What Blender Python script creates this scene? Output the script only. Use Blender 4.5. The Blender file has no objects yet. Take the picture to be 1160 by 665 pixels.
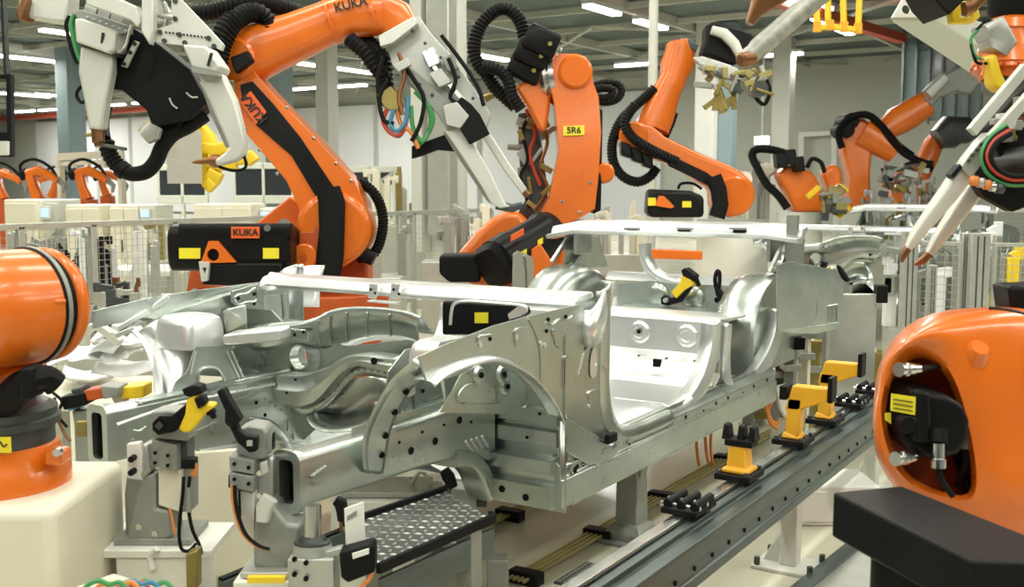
import bpy, bmesh, math, random
from mathutils import Vector, Matrix, geometry
random.seed(7)
V = Vector
COL = bpy.context.scene.collection
# ---------------------------------------------------------------- camera model (survey of the place)
FOC, PCX, PCY = 1208.0, 580.0, 332.5
PITCH, YAW, EYE = math.radians(5.8), math.radians(32.5), 1.5
FWD = V((-math.sin(YAW), math.cos(YAW), 0)); RGT = V((math.cos(YAW), math.sin(YAW), 0)); UPV = V((0, 0, 1))

def at(px, py, X=None, Y=None, Z=None, D=None):
    """a surveyed point of the place: the sight line through a pixel cut by a plane of the room"""
    r = (px-PCX)/FOC; v = (PCY-py)/FOC
    up = v*math.cos(PITCH)-math.sin(PITCH); fw = math.cos(PITCH)+v*math.sin(PITCH)
    d = RGT*r + FWD*fw + UPV*up
    if X is not None: t = X/d.x
    elif Y is not None: t = Y/d.y
    elif Z is not None: t = (Z-EYE)/d.z
    else: t = D
    return d*t + V((0, 0, EYE))
def L(pts, **k): return [at(p[0], p[1], **k) for p in pts]

# ---------------------------------------------------------------- materials
MATS = {}
def mat(name, col, metal=0.0, rough=0.5, var=0.06, scale=8.0, bump=0.0, emit=0.0, coat=0.0, alpha=1.0, trans=0.0, bscale=60.0, stretch=None):
    m = bpy.data.materials.new(name); m.use_nodes = True
    nt = m.node_tree; b = nt.nodes['Principled BSDF']
    b.inputs['Metallic'].default_value = metal; b.inputs['Roughness'].default_value = rough
    b.inputs['Coat Weight'].default_value = coat; b.inputs['Coat Roughness'].default_value = 0.12
    tc = nt.nodes.new('ShaderNodeTexCoord'); mp = nt.nodes.new('ShaderNodeMapping')
    nt.links.new(tc.outputs['Object'], mp.inputs['Vector'])
    if stretch: mp.inputs['Scale'].default_value = stretch
    n = nt.nodes.new('ShaderNodeTexNoise'); n.inputs['Scale'].default_value = scale; n.inputs['Detail'].default_value = 5
    nt.links.new(mp.outputs['Vector'], n.inputs['Vector'])
    r = nt.nodes.new('ShaderNodeValToRGB')
    lo = [max(0, c*(1-var)) for c in col]; hi = [min(1, c*(1+var)) for c in col]
    r.color_ramp.elements[0].position = .3; r.color_ramp.elements[1].position = .7
    r.color_ramp.elements[0].color = (*lo, 1); r.color_ramp.elements[1].color = (*hi, 1)
    nt.links.new(n.outputs['Fac'], r.inputs['Fac']); nt.links.new(r.outputs['Color'], b.inputs['Base Color'])
    mr = nt.nodes.new('ShaderNodeMapRange'); mr.inputs['To Min'].default_value = max(0.03, rough-0.08); mr.inputs['To Max'].default_value = min(1, rough+0.08)
    nt.links.new(n.outputs['Fac'], mr.inputs['Value']); nt.links.new(mr.outputs['Result'], b.inputs['Roughness'])
    if bump:
        n2 = nt.nodes.new('ShaderNodeTexNoise'); n2.inputs['Scale'].default_value = bscale; n2.inputs['Detail'].default_value = 3
        bp = nt.nodes.new('ShaderNodeBump'); bp.inputs['Strength'].default_value = bump; bp.inputs['Distance'].default_value = 0.01
        nt.links.new(mp.outputs['Vector'], n2.inputs['Vector']); nt.links.new(n2.outputs['Fac'], bp.inputs['Height']); nt.links.new(bp.outputs['Normal'], b.inputs['Normal'])
    if emit:
        b.inputs['Emission Color'].default_value = (*col, 1); b.inputs['Emission Strength'].default_value = emit
    if alpha < 1: b.inputs['Alpha'].default_value = alpha
    if trans: b.inputs['Transmission Weight'].default_value = trans
    if name in ('black', 'black_satin', 'rubber', 'hole'): b.inputs['Specular IOR Level'].default_value = .16
    MATS[name] = m
    return m
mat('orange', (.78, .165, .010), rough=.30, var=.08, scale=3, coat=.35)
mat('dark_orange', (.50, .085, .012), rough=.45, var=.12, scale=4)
mat('galvanised', (.52, .565, .535), metal=.93, rough=.30, var=.08, scale=9, bump=.025, bscale=14)  # base colour lowered so the car's side faces look shaded
mat('galvanised_lit', (.80, .82, .82), metal=.74, rough=.32, var=.05, scale=6, bump=.03, bscale=14)  # lighter copy of the car metal, for sheets that catch the light
mat('aluminium', (.50, .505, .475), metal=.6, rough=.42, var=.07, scale=12)
mat('cast_grey', (.31, .32, .295), metal=.4, rough=.5, var=.08, scale=16, bump=.05)
mat('jaw', (.66, .665, .61), metal=.35, rough=.42, var=.05, scale=8)
mat('steel', (.62, .62, .60), metal=1, rough=.22, var=.05)
mat('dark_steel', (.085, .095, .095), metal=.6, rough=.42, var=.15, scale=14)
mat('rail_steel', (.12, .15, .145), metal=.7, rough=.38, var=.18, scale=10, stretch=(4, .5, 4))
mat('black', (.007, .007, .008), rough=.5, var=.2, scale=12)
mat('black_satin', (.009, .009, .009), rough=.36, var=.2, scale=5)
mat('rubber', (.007, .007, .007), rough=.55, var=.2, scale=20)
mat('hole', (.006, .006, .006), rough=.8, var=.1)
mat('yellow', (.86, .60, .02), rough=.42, var=.06)
mat('amber', (.80, .42, .02), rough=.42, var=.08)
mat('sticker', (.88, .74, .03), rough=.45, var=.02)
mat('badge', (.85, .13, .02), rough=.45, var=.03)
mat('cream', (.80, .76, .62), rough=.5, var=.04, scale=3)
mat('white_paint', (.84, .83, .77), rough=.45, var=.03, scale=3)
mat('white_sheet', (.86, .87, .88), metal=.2, rough=.4, var=.05, scale=7)
mat('copper', (.25, .115, .05), metal=.7, rough=.35, var=.12)
mat('brass', (.34, .27, .09), metal=.7, rough=.36, var=.15)
mat('glass_teal', (.10, .17, .17), rough=.15, alpha=.5)
mat('sheet_grey', (.44, .43, .37), rough=.5)
mat('worn_steel', (.40, .40, .36), metal=.5, rough=.5, var=.25, scale=40)
mat('clear_sheet', (.55, .60, .57), rough=.3, alpha=.75, var=.05)
mat('screen', (.45, .62, .85), rough=.3, emit=.5)
mat('dark_glass', (.03, .035, .04), rough=.2)
mat('lamp', (1, .98, .92), emit=9, var=0)
mat('lamp_body', (.7, .7, .68), rough=.5)
mat('exit_green', (.75, .95, .82), emit=1.2, var=0)
mat('green_cable', (.06, .30, .10), rough=.45)
mat('red_cable', (.55, .06, .03), rough=.45)
mat('orange_cable', (.75, .25, .06), rough=.45)
mat('blue_cable', (.05, .22, .38), rough=.45)
mat('pipe_yellow', (.40, .34, .14), metal=.5, rough=.4, var=.15)
mat('red_beam', (.55, .09, .045), rough=.55)
mat('ceil_beam', (.50, .51, .43), rough=.6)
mat('ceiling_deck', (.10, .13, .12), rough=.75, var=.15, scale=.6)
mat('wall_paint', (.55, .57, .49), rough=.7, var=.04, scale=.4)
mat('wall_white', (.78, .80, .80), rough=.7, var=.04, scale=.4)
mat('column_paint', (.62, .63, .57), rough=.5, var=.04, scale=1)
mat('teal_wall', (.20, .27, .28), rough=.6, var=.1, scale=1)
mat('fence_metal', (.52, .53, .48), metal=.5, rough=.42, var=.05)
mat('floor_paint', (.55, .535, .42), rough=.24, var=.06, scale=1.6)
mat('label_white', (.80, .80, .76), rough=.5, var=.02)
mat('ink', (.02, .02, .02), rough=.5)
mat('plastic_bag', (.66, .68, .68), rough=.25, metal=.3, bump=.6, bscale=50, var=.15)
mat('tread', (.25, .265, .255), metal=.7, rough=.36, var=.12, scale=14)

# ---------------------------------------------------------------- mesh builder
def catmull(pts, n=6, closed=False):
    pts = [V(p) for p in pts]
    if len(pts) < 3 and not closed: return pts
    out = []; N = len(pts)
    rng = range(N) if closed else range(N-1)
    for i in rng:
        if closed: p0, p1, p2, p3 = pts[(i-1) % N], pts[i], pts[(i+1) % N], pts[(i+2) % N]
        else: p0, p1, p2, p3 = pts[max(0, i-1)], pts[i], pts[i+1], pts[min(N-1, i+2)]
        for k in range(n):
            t = k/n
            out.append(.5*((2*p1)+(-p0+p2)*t+(2*p0-5*p1+4*p2-p3)*t*t+(-p0+3*p1-3*p2+p3)*t**3))
    if not closed: out.append(pts[-1])
    return out
def resample(pts, n, closed=True):
    P = list(pts)+([pts[0]] if closed else [])
    ds = [0]
    for a, b in zip(P, P[1:]): ds.append(ds[-1]+(b-a).length)
    out = []; j = 0
    for i in range(n):
        s = ds[-1]*i/(n if closed else n-1)
        while j < len(ds)-2 and ds[j+1] < s: j += 1
        f = (s-ds[j])/max(1e-9, ds[j+1]-ds[j]); out.append(P[j].lerp(P[j+1], min(1, f)))
    return out
def perp(d, ref=None):
    d = d.normalized(); ref = V(ref) if ref else V((0, 0, 1))
    if abs(d.dot(ref.normalized())) > .98: ref = V((1, 0, 0)) if abs(d.x) < .9 else V((0, 1, 0))
    a = d.cross(ref).normalized(); return a, a.cross(d).normalized()

class MB:
    def __init__(s): s.v = []; s.f = []
    def add(s, vs, fs):
        o = len(s.v); s.v += [V(p) for p in vs]; s.f += [tuple(i+o for i in f) for f in fs]; return s
    def box(s, lo, hi):
        x0, y0, z0 = lo; x1, y1, z1 = hi
        return s.add([(x0,y0,z0),(x1,y0,z0),(x1,y1,z0),(x0,y1,z0),(x0,y0,z1),(x1,y0,z1),(x1,y1,z1),(x0,y1,z1)],
                     [(3,2,1,0),(4,5,6,7),(0,1,5,4),(1,2,6,5),(2,3,7,6),(3,0,4,7)])
    def obox(s, c, ax, ay, az):
        """box with centre c and half-axis vectors"""
        c = V(c); P = [c+i*V(ax)+j*V(ay)+k*V(az) for k in (-1,1) for j in (-1,1) for i in (-1,1)]
        return s.add(P, [(2,3,1,0),(4,5,7,6),(0,1,5,4),(1,3,7,5),(3,2,6,7),(2,0,4,6)])
    def bar(s, a, b, w, h, ref=None):
        a, b = V(a), V(b); d = b-a; u, n = perp(d, ref)
        return s.obox((a+b)/2, d/2, u*w/2, n*h/2)
    def ringloft(s, rings, cap=True, closed=True):
        o = len(s.v); n = len(rings[0])
        for r in rings: s.v += [V(p) for p in r]
        for i in range(len(rings)-1):
            for j in range(n if closed else n-1):
                k = (j+1) % n; s.f.append((o+i*n+j, o+i*n+k, o+(i+1)*n+k, o+(i+1)*n+j))
        if cap:
            s.f.append(tuple(o+j for j in reversed(range(n)))); e = o+(len(rings)-1)*n; s.f.append(tuple(e+j for j in range(n)))
        return s
    def patch(s, rows): return s.ringloft(rows, cap=False, closed=False)
    def lathe(s, a, b, prof, seg=24, ref=None, cap=True):
        """prof: (t along a->b, radius)"""
        a, b = V(a), V(b); u, n = perp(b-a, ref); rings = []
        for t, r in prof:
            c = a.lerp(b, t); rings.append([c+(u*math.cos(2*math.pi*k/seg)+n*math.sin(2*math.pi*k/seg))*max(r, 1e-4) for k in range(seg)])
        return s.ringloft(rings, cap=cap)
    def cyl(s, a, b, r, seg=20, ch=.0):
        if ch:
            l = max((V(b)-V(a)).length, 1e-6); c = min(ch/l, .4)
            return s.lathe(a, b, [(0, r-ch), (c, r), (1-c, r), (1, r-ch)], seg)
        return s.lathe(a, b, [(0, r), (1, r)], seg)
    def tube(s, pts, r, seg=8, n=6, smooth=True, rib=0, closed=False):
        P = catmull(pts, n, closed) if smooth else [V(p) for p in pts]
        if rib:
            ln = sum((b-a).length for a, b in zip(P, P[1:])); P = resample(P, max(8, int(ln/rib)*2), False)
        rings = []; u = None
        for i, p in enumerate(P):
            d = (P[min(i+1, len(P)-1)]-P[max(0, i-1)])
            if d.length < 1e-7: d = V((0, 0, 1))
            d.normalize()
            if u is None: u, _ = perp(d)
            u = (u-d*u.dot(d)); u = u.normalized() if u.length > 1e-6 else perp(d)[0]
            w = d.cross(u); rr = r*(1.08 if i % 2 else .9) if rib else r
            rings.append([p+(u*math.cos(2*math.pi*k/seg)+w*math.sin(2*math.pi*k/seg))*rr for k in range(seg)])
        return s.ringloft(rings)
    def limb(s, path, ws, hs, dv, e=3.2, seg=24, n=1):
        """lofted casting: superellipse sections; ws = across in the picture plane, hs = along dv"""
        path = [V(p) for p in path]; rings = []
        for i, p in enumerate(path):
            d = (path[min(i+1, len(path)-1)]-path[max(0, i-1)]).normalized()
            dd = V(dv); dd = (dd-d*dd.dot(d)).normalized(); a = d.cross(dd)
            R = []
            for k in range(seg):
                t = 2*math.pi*k/seg; c, q = math.cos(t), math.sin(t)
                R.append(p+a*ws[i]*math.copysign(abs(c)**(2/e), c)+dd*hs[i]*math.copysign(abs(q)**(2/e), q))
            rings.append(R)
        return s.ringloft(rings)
    def prism(s, pts, th, holes=()):
        """plate: outline (3-D, planar) given thickness along vector th, centred"""
        th = V(th)/2; loops = [[V(p) for p in pts]]+[[V(p) for p in h] for h in holes]
        flat = [p for l in loops for p in l]
        tris = geometry.tessellate_polygon(loops)
        o = len(s.v); n = len(flat)
        s.v += [p-th for p in flat]+[p+th for p in flat]
        for t in tris: s.f.append((o+t[0], o+t[1], o+t[2])); s.f.append((o+n+t[2], o+n+t[1], o+n+t[0]))
        k = 0
        for l in loops:
            m = len(l)
            for i in range(m): j = (i+1) % m; s.f.append((o+k+i, o+k+j, o+n+k+j, o+n+k+i))
            k += m
        return s
    def hull(s, pts):
        bm = bmesh.new()
        for p in pts: bm.verts.new(p)
        r = bmesh.ops.convex_hull(bm, input=bm.verts)
        bmesh.ops.delete(bm, geom=[g for g in r['geom_interior'] if isinstance(g, bmesh.types.BMVert)], context='VERTS')
        bm.verts.index_update(); vs = [v.co.copy() for v in bm.verts]; fs = [tuple(v.index for v in f.verts) for f in bm.faces]
        bm.free(); return s.add(vs, fs)
    def ball(s, c, r, sc=(1, 1, 1), seg=10):
        c = V(c); rings = []
        for i in range(1, seg//2+1):
            t = math.pi*i/(seg//2+1); rings.append([c+V((sc[0]*r*math.sin(t)*math.cos(2*math.pi*k/seg), sc[1]*r*math.sin(t)*math.sin(2*math.pi*k/seg), sc[2]*r*math.cos(t))) for k in range(seg)])
        return s.ringloft(rings)
    def mirror(s, xc):
        m = MB(); m.v = [V((2*xc-p.x, p.y, p.z)) for p in s.v]; m.f = [tuple(reversed(f)) for f in s.f]; return m
    def build(s, name, material, parent=None, bev=0, seg=2, solid=0, sub=0, smooth=.6, fix=True, off=0.0):
        org = V(parent['_o']) if parent and '_o' in parent else V((0, 0, 0))
        if name in ('locating_hole', 'bolt_hole', 'bolt_pattern', 'perforation') and parent is not None and parent.type == 'MESH':
            # punched holes are a pattern of the part's own surface: same mesh, second material
            me = parent.data; me.materials.append(MATS[material]); mi = len(me.materials)-1
            bm = bmesh.new(); bm.from_mesh(me); vs = [bm.verts.new(p-org) for p in s.v]
            for f in s.f:
                try: q = bm.faces.new([vs[i] for i in f]); q.material_index = mi
                except ValueError: pass
            bm.to_mesh(me); bm.free(); return parent
        me = bpy.data.meshes.new(name); me.from_pydata([tuple(p-org) for p in s.v], [], s.f)
        bm = bmesh.new(); bm.from_mesh(me)
        bmesh.ops.remove_doubles(bm, verts=bm.verts, dist=1e-5)
        if fix: bmesh.ops.recalc_face_normals(bm, faces=bm.faces)
        if bev: bmesh.ops.dissolve_limit(bm, angle_limit=.01, verts=bm.verts, edges=bm.edges)
        bm.to_mesh(me); bm.free()
        for p in me.polygons: p.use_smooth = True
        try: me.set_sharp_from_angle(angle=smooth)
        except Exception: pass
        me.materials.append(MATS[material])
        ob = bpy.data.objects.new(name, me); COL.objects.link(ob)
        if parent: ob.parent = parent; ob['_o'] = tuple(org)
        if solid:
            md = ob.modifiers.new('Solidify', 'SOLIDIFY'); md.thickness = solid; md.offset = off
        if bev:
            md = ob.modifiers.new('Bevel', 'BEVEL'); md.width = bev; md.segments = seg; md.limit_method = 'ANGLE'; md.angle_limit = .55
            md.harden_normals = False
        if sub:
            md = ob.modifiers.new('Subdivision', 'SUBSURF'); md.levels = sub; md.render_levels = sub
        return ob
def centre(o):
    """move a top-level mesh's origin to its own base so that it can be copied and placed"""
    me = o.data; xs = [v.co for v in me.vertices]
    c = V((sum(p.x for p in xs)/len(xs), sum(p.y for p in xs)/len(xs), min(p.z for p in xs)))
    for v in me.vertices: v.co -= c
    o.location = c; return o
def tag(o, label=None, cat=None, group=None, kind=None):
    if label: o['label'] = label
    if cat: o['category'] = cat
    if group: o['group'] = group
    if kind: o['kind'] = kind
    return o
def thing(name, loc, label, cat, group=None):
    o = bpy.data.objects.new(name, None); COL.objects.link(o); o.location = loc; o.empty_display_size = .1
    o['_o'] = tuple(loc); return tag(o, label, cat, group)
def struct(mb, name, m, **k): return tag(mb.build(name, m, **k), kind='structure')
def dup(root, loc, rz=None, label=None, scale=None):
    r = root.copy(); COL.objects.link(r); r.location = loc
    if rz is not None: r.rotation_euler = (0, 0, rz)
    if scale: r.scale = (scale,)*3
    if label: r['label'] = label
    for ch in list(root.children):
        c = ch.copy(); COL.objects.link(c); c.parent = r
        for g in list(ch.children):
            d = g.copy(); COL.objects.link(d); d.parent = c
    return r
def circle(c, n, r, k=20):
    u, w = perp(V(n)); return [V(c)+(u*math.cos(2*math.pi*i/k)+w*math.sin(2*math.pi*i/k))*r for i in range(k)]
def text(s, c, right, up, size, material, parent, name='lettering', depth=.002, label=None):
    cu = bpy.data.curves.new(name, 'FONT'); cu.body = s; cu.size = size; cu.align_x = 'CENTER'; cu.align_y = 'CENTER'; cu.extrude = depth; cu.offset = size*.02
    tmp = bpy.data.objects.new('tmp', cu); COL.objects.link(tmp)
    dg = bpy.context.evaluated_depsgraph_get(); me = bpy.data.meshes.new_from_object(tmp.evaluated_get(dg))
    bpy.data.objects.remove(tmp)
    right = V(right).normalized(); n = right.cross(V(up)).normalized(); up2 = n.cross(right)
    org = V(parent['_o']) if parent and '_o' in parent else V((0, 0, 0)); c = V(c)-org
    for v in me.vertices: v.co = c+right*v.co.x+up2*v.co.y+n*v.co.z
    me.materials.clear(); me.materials.append(MATS[material])
    ob = bpy.data.objects.new(name, me); COL.objects.link(ob)
    if parent: ob.parent = parent; ob['_o'] = tuple(org)
    return ob
NF = -FWD      # towards the camera, level
# ================================================================= THE HALL
struct(MB().box((-75, -14, -.2), (26, 39, 0)), 'floor', 'floor_paint')
struct(MB().box((-75, -14, 6.0), (26, 39, 6.2)), 'ceiling', 'ceiling_deck')
struct(MB().box((-75, 38.8, 0), (26, 39.1, 6.0)), 'wall_back', 'wall_paint')
struct(MB().box((-75.3, -14, 0), (-75, 39, 6.0)), 'wall_left', 'wall_paint')
# roof steelwork
mb = MB()
for x in range(-72, 26, 4): mb.box((x-.06, -14, 5.72), (x+.06, 38.7, 5.99))
struct(mb, 'trim_1', 'ceil_beam')
mb = MB()
for y in range(6, 39, 3): mb.box((-74, y-.05, 5.80), (25, y+.05, 5.94))
struct(mb, 'trim_2', 'ceil_beam')
mb = MB()
for i, x in enumerate(range(-70, 24, 8)):
    for y in range(8, 36, 9): mb.bar((x, y, 5.76), (x+4, y+4.5, 5.76), .07, .07); mb.bar((x+4, y+4.5, 5.76), (x+8, y, 5.76), .07, .07)
struct(mb, 'trim_3', 'ceil_beam')
# pale wall panels on the left half of the back wall
mb = MB()
for i in range(14):
    x0 = -58+i*2.9; mb.box((x0, 38.6, .1), (x0+2.6, 38.8, 5.2))
struct(mb, 'trim_4', 'wall_white')
# dark pilasters + pale pilasters
def column(px, w, D, label, m='column_paint', base=0, grp=None, round_=False):
    c = at(px, 210, D=D); c.z = 0
    t = thing('column', (c.x, c.y, 0), label, 'column', grp)
    mb = MB()
    if round_: mb.cyl(c, c+V((0, 0, 5.98)), w/2, 24)
    else: mb.box((c.x-w/2, c.y-w/2, 0), (c.x+w/2, c.y+w/2, 5.98))
    mb.build('shaft', m, t, bev=.02)
    MB().box((c.x-w*.62, c.y-w*.62, 0), (c.x+w*.62, c.y+w*.62, .12)).build('base_plate', 'fence_metal', t, bev=.01)
    return t, c
t, c = column(506, .50, 13, 'wide pale round column with a grey service duct, behind the fence', round_=True)
MB().box((c.x+.02, c.y-.42, .9), (c.x+.34, c.y-.24, 4.6)).build('service_duct', 'fence_metal', t, bev=.015)
MB().box((c.x-.22, c.y-.42, .7), (c.x-.06, c.y-.24, 5.2)).build('cable_tray', 'column_paint', t, bev=.01)
column(738, .115, 13, 'thin pale pipe column rising behind the robot with the raised arm', round_=True)
column(84, .62, 34, 'dark square column left of the black hose, far wall', m='teal_wall')
column(318, .5, 26, 'slim grey column seen beside the long orange arm', m='teal_wall')
column(372, .45, 30, 'pale grey column between the two ceiling lamps on the far wall')
column(800, .55, 30, 'pale square column right of the raised robot arm, on the far wall')
column(822, .45, 30, 'narrow dark column beside a pale one on the far wall', m='teal_wall')
column(885, .55, 33, 'square pale column left of the glowing exit sign')
# bluish partition behind the gun of the far robot (1025..1060)
p = at(1045, 120, Y=30); mb = MB().box((at(1022, 100, Y=30).x, 30, 3.2), (at(1112, 100, Y=30).x, 30.2, 5.6))
g = thing('glazed_partition', (p.x, 30, 0), 'blue grey glazed partition hanging high at the right, behind the grey gripper', 'partition')
mb.build('pane', 'glass_teal', g)
mb = MB()
for k in range(7):
    x = at(1022+k*15, 100, Y=29.9).x; mb.box((x-.03, 29.85, 3.1), (x+.03, 29.98, 5.7))
mb.build('mullion', 'dark_steel', g)
# white framed door opening in the back wall
d = struct(MB().prism([at(905,150,Y=38.5), at(948,148,Y=38.5), at(948,212,Y=38.5), at(905,212,Y=38.5)], (0,.1,0),
      holes=[[at(911,155,Y=38.5), at(942,153,Y=38.5), at(942,212.1,Y=38.5)+V((0,0,.1)), at(911,212.1,Y=38.5)+V((0,0,.1))]]), 'window_1', 'white_paint')
# red crane rail and lamps
tag(MB().bar(at(845, -10, Z=5.3), at(1022, 44, Z=5.3), .25, .22).build('crane_rail', 'red_beam'), 'red crane rail under the roof, upper right', 'crane rail')
tag(MB().bar(at(-20, 136, Z=5.4), at(330, 112, Z=5.4), .3, .25).build('crane_rail', 'red_beam'), 'dull red crane rail across the far end of the hall, left', 'crane rail')
t = thing('ceiling_light', (0, 0, 0), 'x', 'ceiling light', 'fluorescent ceiling lights')
t['_o'] = (0, 0, 0)
MB().box((-.09, -1, .05), (.09, 1, .13)).build('lamp_housing', 'lamp_body', t, bev=.01)
MB().box((-.075, -.98, -.0), (.075, .98, .06)).build('lamp_tube', 'lamp', t)
first = True
lamps = [((-14,64),(70,71),'fluorescent ceiling light at the far left edge below the first gripper'),
 ((322,71),(424,84),'long fluorescent ceiling light right above the slim grey column'),
 ((52,36),(80,40),'short ceiling light peeking left of the upper left gripper'),
 ((664,8),(700,18),'ceiling light at the top, above the arm marked 5R6'),
 ((722,25),(752,34),'ceiling light beside the thin pale pipe column, upper one'),
 ((866,64),(910,62),'ceiling light above the exit sign, against the green wall'),
 ((698,76),(740,73),'ceiling light crossing behind the thin pale pipe column, lower one'),
 ((12,106),(46,111),'small far ceiling light at left, nearest the dark square column'),
 ((50,107),(86,112),'small far ceiling light just right of the one over the dark square column'),
 ((16,128),(34,126),'small far lamp low at the left edge of the hall'),
 ((48,126),(68,124),'small far lamp low at left beside the dark square column'),
 ((126,120),(140,119),'small far lamp below the black gripper plate, left one'),
 ((152,118),(166,117),'small far lamp below the black gripper plate, right one'),
 ((330,103),(357,100),'small far ceiling light left of the round column, left one'),
 ((378,100),(412,97),'small far ceiling light left of the round column, right one'),
 ((904,-6),(935,13),'bright ceiling light beside the red crane rail, nearer one'),
 ((925,22),(962,40),'bright ceiling light beside the red crane rail, farther one'),
 ((540,62),(568,70),'ceiling light behind the arched black hose of the arm marked 5R6')]
for a, b, lab in lamps:
    z = 5.45; A, B = at(*a, Z=z), at(*b, Z=z); c = (A+B)/2; d = B-A
    if (c-V((0,0,EYE))).length > 45 or c.y > 38:
        s = 36/c.y if c.y > 36 else 1; A = V((A.x*s, A.y*s, EYE+(A.z-EYE)*s)); B = V((B.x*s, B.y*s, EYE+(B.z-EYE)*s)); c = (A+B)/2; d = B-A
    if abs(a[1]-b[1]) < 5 and a[1] > 60 and a[0] > 100 or a[1] > b[1]: d = V((d.length, 0, 0))
    elif abs(d.x) < abs(d.y): d = V((0, d.length, 0))
    rz = math.atan2(d.y, d.x)-math.pi/2
    if first: o = t; o.location = c; o.rotation_euler = (0, 0, rz); o['label'] = lab; first = False
    else: o = dup(t, c, rz, lab)
    o.scale = (1.6, max(.5, d.length/2), 1.3)
    mb = None
# glowing exit sign
c = at(863, 159, Y=30); t = thing('exit_sign', tuple(c), 'small glowing green white exit sign hung before the far wall', 'exit sign')
t['_o'] = tuple(c)
MB().box((c.x-.22, c.y-.04, c.z-.12), (c.x+.22, c.y+.04, c.z+.12)).build('lit_panel', 'exit_green', t, bev=.01)
MB().box((c.x-.02, c.y-.01, c.z+.14), (c.x+.02, c.y+.01, 5.9)).build('hanger', 'fence_metal', t)

# ================================================================= FENCES
def mesh_panel(a, b, z0, z1, pitch=.05, w=.0035):
    mb = MB(); d = (b-a); n = int(d.length/pitch)
    for i in range(1, n): q = a+d*(i/n); mb.bar((q.x, q.y, z0), (q.x, q.y, z1), w, w)
    m = int((z1-z0)/pitch); 
    for k in range(m+1): z = z0+(z1-z0)*k/m; mb.bar((a.x, a.y, z), (b.x, b.y, z), w, w, ref=(0, 0, 1))
    return mb
def fence(pts, ztop, label, zbot=.1, pw=.05):
    t = thing('mesh_fence', (pts[0].x, pts[0].y, 0), label, 'fence'); P = [V((p.x, p.y, 0)) for p in pts]
    for p in P: MB().box((p.x-pw/2, p.y-pw/2, 0), (p.x+pw/2, p.y+pw/2, ztop)).build('post', 'fence_metal', t, bev=.004)
    for a, b in zip(P, P[1:]):
        MB().bar((a.x, a.y, ztop), (b.x, b.y, ztop), pw, pw*.9, ref=(0,0,1)).build('top_rail', 'fence_metal', t, bev=.003)
        mesh_panel(a, b, zbot, ztop-.03).build('wire_mesh', 'fence_metal', t, smooth=.1)
    return t
XF = -7.2
ys = [at(x, 250, X=XF).y for x in (-40, 22, 104, 196, 300)]
fence([V((XF, y, 0)) for y in ys], 1.2, 'low grey wire mesh fence running behind the left robot')
ys = [at(x, 247, X=XF).y for x in (372, 452, 468, 556)]
fence([V((XF, y, 0)) for y in ys], 1.2, 'wire mesh fence section in front of the round column')
fence([V((-3.0, 15.2, 0)), V((-1.7, 15.2, 0)), V((-.4, 15.2, 0)), V((.9, 15.2, 0)), V((2.4,15.2,0))], 1.18, 'wire mesh fence with silver posts beyond the second car body', pw=.07)
# silver posts at the right, beyond the rail
def alu_post(px, w, D, ytop, lab, m='aluminium'):
    p = at(px, ytop, D=D); q = V((p.x, p.y, 0)); t = thing('profile_post', tuple(q), lab, 'post', 'aluminium profile posts right of the second car body')
    ww = w*D/FOC/2
    MB().obox((p.x, p.y, p.z/2), RGT*ww, FWD*.03, (0, 0, p.z/2)).build('profile', m, t, bev=.004)
    mb = MB()
    for k in (-.33, .33): mb.obox((p.x+RGT.x*ww*k-FWD.x*.03, p.y+RGT.y*ww*k-FWD.y*.03, p.z/2), RGT*ww*.08, FWD*.002, (0, 0, p.z/2-.02))
    mb.build('slot', 'dark_steel', t)
    return t
alu_post(1031, 17, 7.4, 262, 'silver profile post under the tip of the white gun jaws')
alu_post(1056, 9, 7.6, 300, 'narrow silver post just right of the gun jaw tips')
alu_post(1093, 8, 7.3, 264, 'slim silver post just left of the widest silver profile post')
alu_post(1110, 22, 7.2, 264, 'widest silver profile post left of the black motor')
alu_post(1130, 7, 7.3, 266, 'slim silver post between the wide post and the right edge')
P1, P2 = at(905, 258, D=7.6), at(1180, 270, D=6.9)
fence([V((p.x, p.y, 0)) for p in (at(1036,265,D=7.45), at(1090,265,D=7.3), at(1128,266,D=7.2), at(1190,268,D=7.1))], 1.10, 'wire mesh fence panel at the right edge behind the large orange housing', pw=.03)

# ================================================================= BACKGROUND CABINETS, BENCHES AND CLUTTER
def cabinet(x0, x1, y0, D, lab, screen=None, m='cream', depth=.8, ybot=None, doors=2):
    a, b = at(x0, y0, D=D), at(x1, y0, D=D); z = a.z; zb = 0
    c = (a+b)/2; t = thing('control_cabinet', (c.x, c.y, 0), lab, 'cabinet', 'control cabinets behind the fence')
    w = (b-a).length/2; o = V((c.x, c.y, 0))+FWD*depth/2
    MB().obox(o+V((0, 0, z/2)), RGT*w, FWD*depth/2, (0, 0, z/2)).build('body', m, t, bev=.02)
    for k in range(doors):
        cc = V((c.x, c.y, z*.52))+RGT*(w*(2*k+1-doors)/doors)-FWD*.015
        d = MB().obox(cc, RGT*(w/doors*.93), FWD*.012, (0, 0, z*.44)).build('door', m, t, bev=.008)
        MB().obox(cc+RGT*(w/doors*.7)-FWD*.02, RGT*.012, FWD*.012, (0, 0, .09)).build('handle', 'dark_steel', d)
    if screen:
        s0 = at(screen[0], screen[1], D=D-.05); s1 = at(screen[2], screen[3], D=D-.05)
        cc = (s0+s1)/2; h = abs(s0.z-s1.z)/2; ww = (s1-s0).dot(RGT)/2
        MB().obox(cc-FWD*.02, RGT*ww, FWD*.02, (0, 0, h)).build('screen', 'screen', t, bev=.005, label=None) if False else MB().obox(cc-FWD*.02, RGT*ww, FWD*.02, (0, 0, h)).build('screen', 'screen', t, bev=.005)
        MB().obox(cc, RGT*(ww*1.4), FWD*.02, (0, 0, h*1.5)).build('screen_bezel', 'column_paint', t, bev=.005)
    return t
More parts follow.
